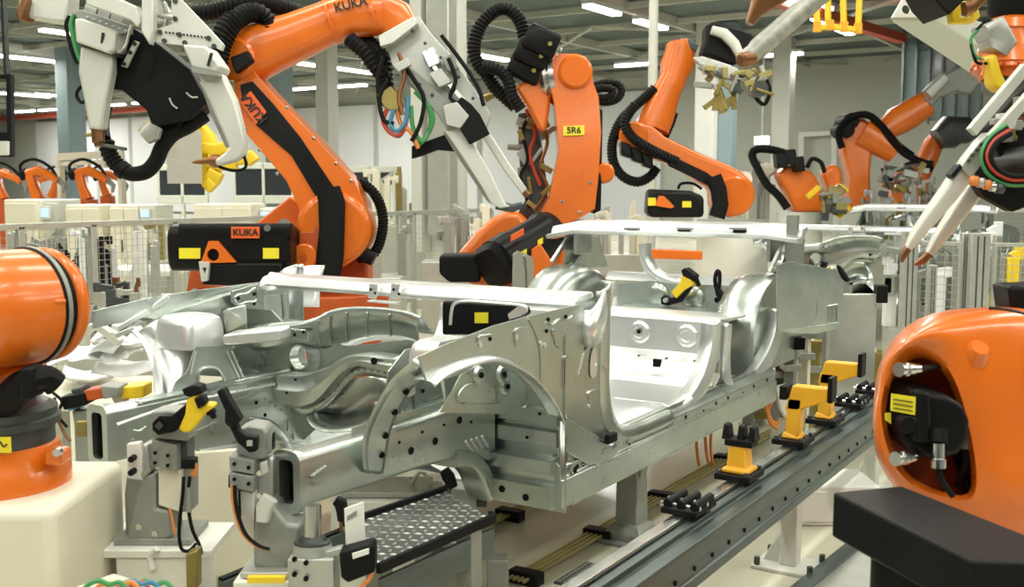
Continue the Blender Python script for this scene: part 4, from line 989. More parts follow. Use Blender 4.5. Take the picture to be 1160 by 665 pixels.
mb.bar(at(66,178,D=27), at(140,174,D=27), .18, .18)
mb.bar(at(66,186,D=27), at(140,182,D=27), .10, .10)
for x in (66, 84, 100, 118, 138): mb.bar(at(x,176,D=27), at(x,190,D=27), .10, .10)
for x in (68, 137): q = at(x, 176, D=27); mb.bar(q, V((q.x, q.y, 0)), .14, .14)
mb.build('frame', 'cream', t)

# ================================================================= FOREGROUND ROBOTS
def robot_right():
    D = 2.75; t = thing('industrial_robot', tuple(at(1150, 600, D=D+.3)*1.0), 'large orange robot housing with an oval opening in the right foreground', 'robot')
    def R(pts, dd, n=56):
        P = catmull([at(p[0], p[1], D=D+(p[2] if len(p) > 2 else 0)+dd) for p in pts], 6, True)
        return resample(P, n)
    ro = [(1000,446),(1008,420),(1024,403),(1042,396),(1060,402),(1077,422),(1089,450),(1098,485),(1105,522),(1106,552),(1098,566),(1080,566),(1052,558),(1032,548),(1015,530),(1003,500),(998,470)]
    inn = [(1006+.0,450),(1013,426),(1027,411),(1042,405),(1057,411),(1072,428),(1084,455),(1093,488),(1099,522),(1100,549),(1094,560),(1079,560),(1054,552),(1036,542),(1020,525),(1009,498),(1004,472)]
    mid = [(994,446,.02),(1001,414,.0),(1020,391,-.03),(1044,376,-.04),(1075,376,-.02),(1106,392,.0),(1132,425,.0),(1150,470,.0),(1162,520,.0),(1168,570,.0),(1150,612,.05),(1110,620,.08),(1062,600,.06),(1032,566,.04),(1007,536,.02),(994,506,.02),(990,474,.02)]
    out = [(990,452,.2),(996,414,.2),(1016,380,.22),(1050,358,.22),(1100,350,.2),(1160,352,.18),(1220,372,.2),(1262,420,.22),(1282,490,.25),(1284,560,.28),(1262,630,.3),(1200,668,.3),(1110,660,.3),(1052,606,.28),(1016,556,.24),(994,520,.22),(989,484,.2)]
    back = [(1000+(a-1000)*.98, b*.98+8, .55) for a, b, c in out]
    rings = [R(inn, .16), R(inn, .0), R(ro, -.035), R(mid, -.015), R(out, -.06), R(back, -.0)]
    # interpolate smoothly between the rings
    cols = [catmull([r[i] for r in rings[2:]], 4) for i in range(56)]
    rr = rings[:2]+[list(x) for x in zip(*cols)]
    hs = MB().ringloft(rr, cap=False).build('housing', 'orange', t, smooth=1.3)
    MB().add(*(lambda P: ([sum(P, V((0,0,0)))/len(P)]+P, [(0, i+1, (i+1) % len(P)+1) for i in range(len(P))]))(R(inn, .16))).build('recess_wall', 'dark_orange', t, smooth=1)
    q = at(1107, 398, D=D-.02); nn = (UPV*.7-FWD*.7+RGT*.1).normalized(); MB().lathe(q-nn*.03, q+nn*.018, [(0, .04), (.7, .032), (1, .022)], 24).build('boss', 'orange', hs, smooth=.9)
    q = at(1124, 560, D=D-.02); MB().lathe(q+FWD*.05, q-FWD*.012, [(0, .02), (1, .012)], 20).build('boss', 'orange', hs)
    MB().tube([at(a, b, D=D+c) for a, b, c in [(1120,352,.12),(1150,356,.1),(1178,366,.1)]], .012, 8).build('rim', 'black', hs)
    # motor inside
    Dm = D+.02
    mo = plate([(1010,446),(1016,436),(1032,434),(1058,440),(1076,450),(1084,468),(1084,492),(1070,508),(1044,512),(1016,502),(1006,490),(1006,462)], Dm, .17).build('motor', 'black_satin', t, bev=.018, seg=3)
    plate([(1028,438),(1050,442),(1052,500),(1030,498)], Dm-.09, .05).build('motor_cover', 'black_satin', mo, bev=.01)
    plate([(1010,446),(1037,450),(1036,470),(1009,465)], Dm-.098-.02, .006).build('warning_label', 'sticker', mo)
    plate([(1003,468),(1009,468),(1009,480),(1003,476)], Dm-.085, .006).build('warning_triangle', 'sticker', mo)
    mb = MB()
    for k in range(3): mb.bar(at(1012,452+k*5,D=Dm-.122), at(1034,455.5+k*5,D=Dm-.122), .004, .0015)
    mb.build('label_text', 'ink', mo)
    q = at(1024, 478, D=Dm-.085); MB().cyl(q, q-FWD*.035, .024, 20, .004).build('plug', 'black', mo)
    for i, (x, y, x2, y2) in enumerate(((1040,418,1018,419),(1034,518,1014,520))):
        a, b = at(x, y, D=Dm-.10), at(x2, y2, D=Dm-.14); c = MB().lathe(a, b, [(0, .013), (.35, .013), (.36, .017), (.6, .017), (.62, .012), (.8, .012), (.82, .018), (1, .018)], 14).build('connector', 'steel', t)
        MB().tube([a, a+(a-b)*1.6+FWD*.03], .009, 8, smooth=False).build('cable', 'black', c)
    a, b = at(1063, 502, D=Dm-.12), at(1063, 530, D=Dm-.12)
    c = MB().lathe(a, b, [(0, .015), (.6, .015), (.62, .019), (1, .019)], 14).build('connector', 'steel', t); MB().tube([b, b+V((.01, 0, -.03)), b+V((.035, .01, -.07))], .008, 8).build('cable', 'black', c); MB().cyl(a, at(1063, 486, D=Dm-.11), .022, 14).build('elbow_plug', 'black', c)
    a, b = at(1094, 484, D=Dm), at(1094, 508, D=Dm); c = MB().lathe(a, b, [(0, .012), (.5, .012), (.52, .016), (1, .016)], 14).build('connector', 'cast_grey', t)
    MB().tube([b, b+V((.0, 0, -.05)), b+V((-.02, .03, -.11))], .01, 8).build('cable', 'black', c)
    MB().tube([at(1080,500,D=Dm+.05), at(1088,530,D=Dm+.06), at(1098,556,D=Dm+.05)], .012, 8).build('hose', 'rubber', t)
    # black beam in front
    Dz = 2.35
    A, B = at(943, 557, D=Dz), at(1101, 634, D=Dz-.32); z = (A.z+B.z)/2; A = at(943, 557, Z=z+.0); Z1 = A.z
    B = at(1101, 636, Z=Z1); C = at(1022, 550, Z=Z1); d = C-A; C = A+d; E = B+d*1.0; h = .105
    s = (B-A).normalized(); 
    mb = MB().hull([A, B, C, at(1250, 640, Z=Z1), A-UPV*h, B-UPV*h, C-UPV*h, at(1250, 640, Z=Z1)-UPV*h, at(1190, 625, Z=Z1)])
    mb.build('bumper_beam', 'black', t, bev=.008, seg=3)
    q = at(1040, 640, Z=Z1-.15); MB().lathe((q.x, q.y, 0), (q.x, q.y, Z1-h-.0), [(0, .13), (.05, .13), (.06, .10), (1, .10)], 24).build('pillar', 'black', t)
    # robot body and base continuing out of frame to the right
    q = at(1180, 560, D=D+.35); MB().lathe((q.x, q.y, 0), (q.x, q.y, .86), [(0, .30), (.1, .30), (.12, .24), (.8, .24), (1, .2)], 32).build('base', 'orange', t)
    plate([(1132,322),(1190,320),(1190,356),(1136,352)], D+.4, .12).build('end_stop', 'black_satin', t, bev=.012)
    plate([(1146,346),(1172,344),(1172,362),(1146,360)], D+.5, .1).build('cover', 'orange', t, bev=.01)
robot_right()

def robot_left():
    D = 3.15; b0 = at(20, 548, D=D)
    t = thing('industrial_robot', tuple(V((b0.x, b0.y, b0.z))), 'orange robot joint on a cream pedestal at the left edge', 'robot')
    ax = (RGT*.45+FWD*.89).normalized(); c = at(29, 347, D=D)
    r = 66*D/FOC
    MB().lathe(c-ax*.26, c+ax*.01, [(0, r*.55), (.12, r*.8), (.35, r*.93), (.6, r*.99), (1, r*.99)], 44).build('arm_housing', 'orange', t, smooth=.9)
    MB().lathe(c-ax*.001, c+ax*.055, [(0, r*1.0), (.1, r*1.02), (.3, r*1.02), (.35, r*.96), (.6, r*.96), (.7, r*.93), (1, r*.93)], 48).build('seal_ring', 'rubber', t, smooth=.6)
    MB().lathe(c+ax*.006, c+ax*.020, [(0, r*1.03), (1, r*1.03)], 48).build('clamp_ring', 'cast_grey', t)
    MB().lathe(c+ax*.05, c+ax*.115, [(0, r*.95), (.15, r*1.0), (.5, r*.98), (.8, r*.9), (1, r*.75)], 44).build('rear_housing', 'orange', t, smooth=.9)
    # raised rib and lug on the housing
    MB().limb(L([(-20,372),(8,360),(16,344)], D=D-.14), [.014, .012, .006], [.02]*3, FWD).build('rib', 'orange', t)
    q = at(66, 342, D=D-.09); MB().cyl(q-ax*.02, q+ax*.02, .012, 10).build('lug', 'orange', t, bev=.003)
    # neck down to the ring
    plate([(-40,400),(20,408),(44,412),(40,440),(10,470),(-40,480)], D+.02, .2).build('neck', 'orange', t, bev=.03)
    hose([(-30,468,-.1),(0,462,-.13),(22,444,-.16),(36,430,-.16),(52,428,-.12),(64,436,-.1)], D, .036, .0).build('hose', 'rubber', t)
    hose([(-30,452,-.1),(2,446,-.12),(22,430,-.12),(44,424,-.1)], D, .026, .0).build('hose', 'rubber', t)
    q = at(36, 432, D=D-.17); MB().obox(q, RGT*.016, FWD*.045, UPV*.045).build('hose_clamp', 'black', t, bev=.008)
    m = at(-8, 500, D=D); zt = at(0, 455, D=D).z; zb = at(0, 512, D=D).z; R0 = 66*D/FOC
    c0 = V((m.x, m.y, 0))
    MB().lathe(c0+UPV*zb, c0+UPV*zt, [(0, R0), (.55, R0), (.58, R0*1.1), (.72, R0*1.1), (.75, R0*1.05), (.9, R0*1.05), (1, R0*.9)], 44).build('turning_ring', 'dark_steel', t, smooth=.5)
    q = c0+UPV*(zb+.052)-FWD*(R0-.001)*.98+RGT*.05
    MB().obox(at(5, 504, D=D-R0*.985), RGT*.018, FWD*.003, UPV*.022).build('warning_label', 'sticker', t)
    text('M', at(4, 505, D=D-R0*.985-.004), RGT, UPV, .024, 'ink', t) if False else MB().tube([at(0,500,D=D-R0*.99-.003), at(4,506,D=D-R0*.99-.003), at(8,503,D=D-R0*.99-.003)], .0025, 6).build('label_arrow', 'ink', t)
    z0 = at(20, 548, D=D).z; z1 = at(20, 500, D=D).z
    MB().lathe(c0+UPV*z0, c0+UPV*z1, [(0, R0*1.24), (.3, R0*1.24), (.55, R0*1.12), (.95, R0*1.06), (1, R0*1.0)], 44).build('base', 'orange', t, smooth=.7)
    q = at(66, 512, D=D-.10); MB().cyl(q+FWD*.01, q-FWD*.012, .012, 8).build('bolt', 'steel', t); MB().obox(at(66,516,D=D-.06), RGT*.025, FWD*.04, UPV*.02).build('foot_lug', 'orange', t, bev=.008)
    # cream pedestal
    p = thing('pedestal', (c0.x, c0.y, 0), 'large cream pedestal under the left robot, filling the lower left corner', 'pedestal')
    MB().obox((c0.x, c0.y, z0/2)+V((0,0,0)) if False else V((c0.x, c0.y, z0/2)), RGT*.285, FWD*.27, UPV*z0/2).build('body', 'cream', p, bev=.03, seg=4)
robot_left()
# ================================================================= GRIPPERS AND WELDING GUNS
def tool(name, px, py, D, label, cat='welding gun'):
    return thing(name, tuple(at(px, py, D=D)), label, cat)
def rivets(mb_pts, D, off, r=.006): return screws(mb_pts, D, off, r)

# ---- big gun, upper left
def gun_left():
    D = 4.2; t = tool('welding_gun', 170, 60, D, 'large welding gun with two white jaws and black shroud, hanging at the upper left')
    j = plate([(95,50),(130,62),(130,82),(124,112),(119,148),(104,146),(98,112),(92,82)], D, .07).build('jaw', 'jaw', t, bev=.012, seg=3)
    MB().lathe(at(110,142,D=D), at(112,166,D=D), [(0, .026), (.15, .03), (.2, .024), (.8, .024), (.85, .018), (1, .016)], 16).build('tip_holder', 'copper', j)
    MB().cyl(at(110,163,D=D), at(143,169,D=D-.02), .007, 8).build('electrode', 'dark_steel', j)
    MB().cyl(at(98,153,D=D), at(106,152,D=D), .008, 8).build('clip', 'brass', j)
    b = plate([(93,24),(101,24),(139,38),(138,59),(130,63),(94,50)], D-.01, .15).build('jaw_holder', 'jaw', t, bev=.008)
    plate([(94,48),(130,62),(138,58),(138,66),(96,54)], D+.02, .12).build('insulator', 'dark_steel', b)
    q = at(117,43,D=D-.09); MB().bar(q-FWD*0+V((0,0,.02)), q-V((.01,0,.02)), .008, .008).build('mark', 'ink', b)
    j = plate([(226,82),(254,84),(268,113),(275,140),(280,163),(278,177),(266,184),(247,188),(246,181),(256,174),(262,167),(257,155),(243,124)], D-.2, .07).build('jaw', 'jaw', t, bev=.01, seg=3)
    plate([(228,92),(244,122),(262,158),(264,167),(258,168),(240,128)], D-.1, .06).build('jaw_shaded_side', 'cast_grey', t, bev=.004)  # shaded side face of the jaw, its shade put into a darker grey
    MB().lathe(at(249,183,D=D-.2), at(238,182,D=D-.2), [(0, .022), (.5, .026), (1, .02)], 14).build('tip_holder', 'copper', j)
    MB().lathe(at(240,182,D=D-.2), at(218,184,D=D-.2), [(0, .014), (.6, .01), (1, .004)], 12).build('electrode', 'copper', j)
    MB().tube(L([(246,188),(262,193),(275,192),(279,186),(276,176)], D=D-.2), .006, 8).build('cable', 'black', j)
    b = plate([(213,53),(240,55),(256,78),(252,85),(224,79)], D-.2, .15).build('jaw_holder', 'jaw', t, bev=.008)
    plate([(222,78),(252,84),(253,88),(224,84)], D-.22, .13).build('insulator', 'cast_grey', b)
    q = at(238,68,D=D-.29); MB().bar(q+V((.01,0,.025)), q-V((.012,0,.02)), .008, .008).build('mark', 'ink', b)
    # mounting plates
    mp = plate([(195,-14),(204,-2),(235,30),(254,51),(252,58),(244,54),(209,52),(180,49),(172,36),(196,28)], D-.1, .03).build('mounting_plate', 'jaw', t, bev=.003)
    rivets([(183,37),(205,40),(188,47),(211,49),(200,2),(200,22),(238,44),(244,53)], D-.1, -.016, .010).build('bolt_pattern', 'dark_steel', mp)
    rivets([(x, 36+(x-180)*.13) for x in range(190, 235, 4)], D-.1, -.016, .004).build('perforation', 'ink', mp)
    plate([(163,-16),(176,-16),(176,34),(172,52),(162,36)], D-.14, .05).build('upright', 'jaw', t, bev=.006)
    plate([(178,0),(184,-2),(190,10),(200,14),(196,26),(180,30)], D+.05, .08).build('link', 'aluminium', t, bev=.01)
    MB().tube(L([(176,14),(184,18),(200,20)], D=D-.05), .012, 8).build('tie_rod', 'aluminium', t)
    MB().tube(L([(186,4),(188,18),(186,32)], D=D-.05), .008, 8).build('tie_rod', 'steel', t)
    a = plate([(98,-12),(130,-4),(157,8),(163,26),(158,32),(150,24),(100,6)], D-.12, .05).build('cross_beam', 'jaw', t, bev=.006)
    s = plate([(88,14),(96,12),(148,30),(148,38),(140,40),(90,22)], D-.02, .06).build('slotted_rail', 'cast_grey', t, bev=.004)
    mb = MB()
    for k in range(7): mb.bar(at(98+k*7.2,18.5+k*2.6,D=D-.055), at(101+k*7.2,19.5+k*2.6,D=D-.055), .010, .004)
    mb.build('slot', 'white_sheet', s)
    for x, y in ((106,14),(122,16),(136,22)): MB().limb(L([(x-6,y-2),(x+7,y+3)], D=D+.04), [.035]*2, [.04]*2, FWD, e=5).build('cylinder', 'aluminium', t)
    plate([(30,-8),(85,-8),(82,28),(62,26),(26,20)], D+.1, .12).build('transformer_box', 'jaw', t, bev=.01)
    plate([(24,18),(30,-2),(38,0),(33,24),(27,26)], D+.05, .1).build('end_bracket', 'copper', t, bev=.008)
    # black shroud
    sh = plate([(142,38),(158,34),(188,54),(222,81),(241,117),(222,136),(182,146),(173,126),(146,104),(130,102),(131,70)], D+.12, .16).build('shroud', 'black', t, bev=.005)
    for c in ((198,118),(218,107)): MB().tube(L([(c[0]-6,c[1]-7),(c[0]-3,c[1]),(c[0]+3,c[1]+5)] if c[0] < 200 else [(c[0]-7,c[1]-2),(c[0]-1,c[1]+3),(c[0]+6,c[1]+3)], D=D+.035), .004, 6).build('edge_mark', 'aluminium', sh)
    p = plate([(153,46),(158,48),(144,77),(138,75)], D+.02, .02).build('perforated_strip', 'jaw', t, bev=.002)
    rivets([(154,50),(149,60),(142,73)], D+.02, -.012, .009).build('bolt_pattern', 'ink', p)
    MB().tube(L([(149,28),(146,38),(142,52),(134,60)], D=D-.1), .006, 6).build('wire', 'steel', t)
    plate([(172,128),(200,140),(215,136),(205,150),(188,156),(178,146)], D+.14, .12).build('hose_clamp', 'black', t, bev=.01)
    MB().limb(L([(176,142),(172,150),(164,156)], D=D+.05), [.03,.04,.03], [.03]*3, FWD).build('fitting', 'aluminium', t)
    hose([(120,160,.1),(124,174,.1),(132,186,.1),(140,193,.1)], D, .032, .016, 14).build('corrugated_hose', 'rubber', t); hose([(138,192,.1),(150,197,.1),(166,194,.1),(177,182,.1),(184,166,.1),(196,152,.12),(215,142,.12),(232,130,.14)], D, .031, 0, 14).build('hose', 'rubber', t); hose([(136,190,.1),(142,195,.1)], D, .037, 0, 14).build('hose_collar', 'black', t)
    hose([(122,120,.2),(118,140,.2),(120,158,.12)], D, .02, 0).build('cable', 'rubber', t)
    for k, (m, dx) in enumerate((('green_cable', 0), ('green_cable', 4), ('black', -5), ('green_cable', 2))):
        MB().tube(L([(84+dx,16+k),(80+dx,28),(83+dx,44),(88+dx,62),(93+dx,72)], D=D-.02+k*.02), .008, 7).build('cable', m, t)
    MB().tube(L([(98,94),(90,100),(87,108),(92,116),(99,113)], D=D), .007, 7).build('cable', 'black', t)
    # support arm running up out of the picture
    MB().bar(at(176,-10,D=D+.02), at(200,-90,D=D+.1), .14, .14).build('support_arm', 'aluminium', t, bev=.01)
gun_left()

# ---- gun on the diagonal robot, centre left
def gun_centre():
    D = 6.9; t = tool('welding_gun', 510, 100, D, 'silver welding gun with two white jaws reaching down before the round column')
    fr = plate([(438,48),(462,24),(476,20),(488,38),(500,52),(512,64),(534,96),(548,118),(556,130),(550,150),(520,140),(506,146),(494,122),(480,110),(462,96),(446,76)], D, .12).build('frame', 'aluminium', t, bev=.01)
    plate([(430,42),(470,20),(474,28),(446,50),(432,54)], D-.12, .12).build('flange_plate', 'jaw', t, bev=.004)
    plate([(446,74),(456,68),(524,128),(526,144),(508,150),(496,130)], D-.1, .06).build('side_plate', 'cast_grey', t, bev=.006)
    rivets([(462,84),(476,96),(490,108),(504,120),(518,136),(468,36),(482,50),(500,66),(520,88),(536,112),(508,140)], D-.1, -.035, .012).build('bolt_pattern', 'dark_steel', fr)
    plate([(500,66),(512,62),(520,78),(508,82)], D-.12, .1).build('cylinder_block', 'cast_grey', t, bev=.006)
    plate([(478,60),(492,54),(500,72),(486,78)], D-.12, .1).build('cylinder_block', 'steel', t, bev=.006)
    plate([(486,84),(500,78),(512,94),(498,100)], D-.13, .1).build('cylinder_block', 'aluminium', t, bev=.006)
    plate([(484,70),(487,67),(534,120),(530,123)], D-.14, .04).build('guide_rod', 'steel', t)
    plate([(502,120),(518,116),(532,132),(522,146),(506,142)], D-.16, .1).build('jaw_holder', 'aluminium', t, bev=.006)
    # jaws
    j = plate([(505,150),(524,144),(540,168),(556,196),(566,218),(572,230),(579,234),(566,236),(556,230),(546,212),(524,178)], D-.1, .07).build('jaw', 'jaw', t, bev=.008, seg=3)
    plate([(502,150),(506,150),(546,212),(558,232),(552,228),(520,180)], D-.04, .05).build('jaw_edge', 'cast_grey', j)
    MB().limb(L([(562,232),(580,236),(592,232)], D=D-.1), [.03, .028, .02], [.03]*3, FWD).build('tip_holder', 'dark_steel', j)
    j = plate([(543,150),(556,152),(575,182),(597,214),(591,220),(570,192)], D+.1, .07).build('jaw', 'jaw', t, bev=.008)
    MB().limb(L([(590,212),(598,222)], D=D+.1), [.02, .025], [.02]*2, FWD).build('tip_holder', 'copper', j)
    plate([(515,118),(523,110),(534,118),(544,130),(555,152),(544,158),(532,164),(520,144)], D-.18, .04).build('shroud', 'black', t, bev=.003)
    plate([(467,180),(467,166),(490,158),(512,150),(517,172),(496,170),(480,176)], D-.02, .08).build('shroud', 'black', t, bev=.003)
    plate([(428,108),(444,98),(458,114),(458,122),(446,128),(436,122)], D-.1, .12).build('connector_block', 'brass', t, bev=.006)
    for k, (m, pts) in enumerate((('rubber', [(434,64),(428,90),(430,120),(438,145),(452,154),(460,140)]), ('red_cable', [(440,120),(434,138),(444,152),(456,150),(462,130)]), ('blue_cable', [(446,124),(442,140),(450,148),(460,136),(462,110)]),
        ('copper', [(452,60),(458,84),(452,110),(456,130)]), ('green_cable', [(470,104),(484,120),(488,138),(482,156),(472,164),(468,150)]), ('green_cable', [(466,120),(468,144),(478,160),(486,150)]), ('rubber', [(455,70),(470,92),(480,112),(476,140),(466,160)]), ('rubber', [(500,40),(520,66),(540,96),(548,120)]), ('green_cable', [(474,100),(490,130),(486,150)]), ('orange_cable', [(448,116),(454,140),(466,150),(474,168)]), ('rubber', [(440,90),(430,110),(434,135),(446,140)]), ('rubber', [(508,66),(516,90),(510,110),(520,118)]))):
        MB().tube([at(a, b, D=D-.12-.02*(k % 4)) for a, b in pts], .014, 7).build('cable', m, t)
    plate([(446,74),(462,66),(466,74),(452,82)], D-.2, .06).build('cable_bracket', 'aluminium', t, bev=.003)
gun_centre()

# ---- brass coloured gun between the centre gun and arm 5R6
D = 8.35; t = tool('welding_gun', 607, 190, D, 'small brass coloured welding gun behind the arm marked 5R6')
r = random.Random(4)
MB().limb(L([(597,130),(600,160),(604,200),(610,236)], D=D), [.07, .09, .10, .08], [.1]*4, FWD, e=5).build('body', 'dark_steel', t)
for k in range(16):
    x, y = r.uniform(588, 622), r.uniform(128, 238); c = at(x, y, D=D-.15-r.uniform(0, .1)); a = r.uniform(0, 3.1)
    MB().obox(c, (RGT*math.cos(a)+UPV*math.sin(a))*r.uniform(.03, .07), FWD*.03, (UPV*math.cos(a)-RGT*math.sin(a))*r.uniform(.012, .035)).build('clamp_piece', ['brass', 'brass', 'aluminium', 'cast_grey', 'pipe_yellow'][k % 5], t, bev=.004)
for pts, m in (([(600,130),(592,150),(598,180),(590,200),(600,236)], 'rubber'), ([(612,140),(620,160),(612,190),(620,214),(606,238)], 'copper'), ([(596,124),(606,150),(600,176),(612,210)], 'red_cable')):
    MB().tube([at(a, b, D=D-.22) for a, b in pts], .014, 7).build('cable', m, t)
MB().cyl(at(575,166,D=D-.1), at(596,168,D=D-.1), .025, 12).build('electrode', 'cast_grey', t)
MB().limb(L([(549,112),(562,106),(572,112),(580,124)], D=D-.1), [.03, .025, .03, .02], [.03]*4, FWD).build('lever', 'brass', t)
MB().limb(L([(590,236),(604,244),(618,240)], D=D-.1), [.07,.06,.05], [.06]*3, FWD).build('lower_body', 'dark_steel', t)

# ---- yellow gripper holding a grey sheet
D = 9.5; t = tool('gripper', 232, 180, D, 'yellow gripper holding up a flat grey sheet, behind the gun at upper left', 'gripper')
MB().limb(L([(222,142),(232,158),(236,172),(238,190),(236,210)], D=D), [.07, .10, .11, .10, .06], [.08]*5, FWD, e=5).build('body', 'yellow', t, bev=.01)
for pts, w in (([(230,168),(246,170),(258,166)], .05), ([(236,196),(250,204)], .055), ([(226,150),(218,146)], .05), ([(234,206),(242,214)], .05), ([(236,182),(252,186),(268,184)], .06), ([(268,180),(284,178),(288,184)], .06)):
    P = L(pts, D=D-.1); MB().limb(P, [w]*len(P), [.05]*len(P), FWD, e=6).build('finger', 'yellow', t, bev=.004)
t = thing('sheet', tuple(at(210, 180, D=D-.25)), 'flat grey metal sheet held by the yellow gripper', 'sheet')
plate([(188,155),(228,147),(229,208),(190,208)], D-.25, .012).build('panel', 'sheet_grey', t)
MB().limb(L([(160,150),(172,140),(182,150),(178,162)], D=D-.3), [.03, .05, .05, .02], [.05]*4, FWD).build('holder', 'brass', t)

# ---- gun carried by the raised robot
D = 10.4; t = tool('welding_gun', 830, 70, D, 'black and brass welding gun at the end of the raised robot arm')
plate([(797,30),(806,26),(822,30),(838,34),(850,40),(852,56),(842,70),(826,76),(808,68),(792,64),(797,48)], D, .25).build('body', 'black', t, bev=.03)
plate([(784,66),(794,64),(826,74),(845,84),(848,92),(816,90),(800,82)], D-.2, .08).build('frame', 'aluminium', t, bev=.01)
MB().limb(L([(806,34),(820,38),(832,50),(838,62)], D=D-.2), [.04, .05, .05, .04], [.04]*4, FWD).build('silver_arm', 'jaw', t)
r = random.Random(9)
for k in range(44):
    x = r.uniform(796, 874); y = 84+(x-800)*.12+r.uniform(-10, 14); c = at(x, y, D=D-.2-r.uniform(0, .15)); a = r.uniform(0, 3.1)
    MB().obox(c, (RGT*math.cos(a)+UPV*math.sin(a))*r.uniform(.03, .09), FWD*.03, (UPV*math.cos(a)-RGT*math.sin(a))*r.uniform(.010, .03)).build('clamp_piece', ['brass', 'pipe_yellow', 'aluminium', 'dark_steel', 'brass', 'cast_grey'][k % 6], t, bev=.005)
for k in range(6):
    x = 806+k*5; c = at(x, 116+r.uniform(-4, 6), D=D-.2); a = r.uniform(0, 3.1); MB().obox(c, (RGT*math.cos(a)+UPV*math.sin(a))*.09, FWD*.03, (UPV*math.cos(a)-RGT*math.sin(a))*.025).build('clamp_piece', 'brass', t, bev=.004)
MB().limb(L([(812,96),(818,112),(822,124)], D=D-.2), [.03, .03, .02], [.03]*3, FWD).build('lower_jaw', 'brass', t)
MB().tube(L([(852,92),(856,110),(866,118),(872,104),(868,90)], D=D-.2), .02, 8).build('cable', 'rubber', t)
disc(852, 104, 9, D, -.35, -.15, 16).build('roller', 'dark_steel', t)

# ---- small guns of the distant pair
for x, y, D, s, lab, seed in ((940, 228, 14, .8, 'brass and yellow tool cluster in front of the small robot below the exit sign', 3), (1022, 205, 15.6, .95, 'tangled silver tool at the wrist of the robot before the white framed window', 5)):
    r = random.Random(seed); t = tool('welding_gun', x, y, D, lab); c = at(x, y, D=D)
    MB().ball(c, .14*s, seg=12).build('body', 'cast_grey', t)
    for k in range(20):
        q = c+RGT*r.uniform(-.3, .3)*s+UPV*r.uniform(-.22, .22)*s-FWD*r.uniform(0, .15); a = r.uniform(0, 3.1)
        MB().obox(q, (RGT*math.cos(a)+UPV*math.sin(a))*r.uniform(.05, .13)*s, FWD*.04, (UPV*math.cos(a)-RGT*math.sin(a))*r.uniform(.015, .05)).build('clamp_piece', (['brass', 'yellow', 'cast_grey', 'pipe_yellow', 'dark_steel'] if seed == 3 else ['aluminium', 'dark_steel', 'brass', 'cast_grey', 'copper'])[k % 5], t, bev=.005)

# ---- foreground tube arm, upper right of centre (near the lens)
D = 2.6; t = tool('electrode_arm', 880, 40, D, 'scuffed grey tube electrode arm in the upper foreground, right of centre', 'welding gun arm')
MB().lathe(at(842,70,D=D), at(960,-34,D=D+.1), [(0, .018), (.03, .024), (.1, .022), (.14, .026), (.5, .026), (1, .03)], 24).build('tube', 'worn_steel', t)
MB().lathe(at(838,68,D=D-.02), at(852,66,D=D), [(0, .012), (.1, .018), (1, .018)], 20).build('electrode_cap', 'copper', t)
D = 2.7; t = tool('electrode_arm', 862, 10, D, 'dark copper electrode tip pointing down beside the scuffed tube arm', 'welding gun arm')
MB().limb(L([(884,-20),(866,0),(856,14),(849,27)], D=D), [.05, .034, .018, .010], [.04, .03, .02, .012], FWD).build('tip', 'copper', t)

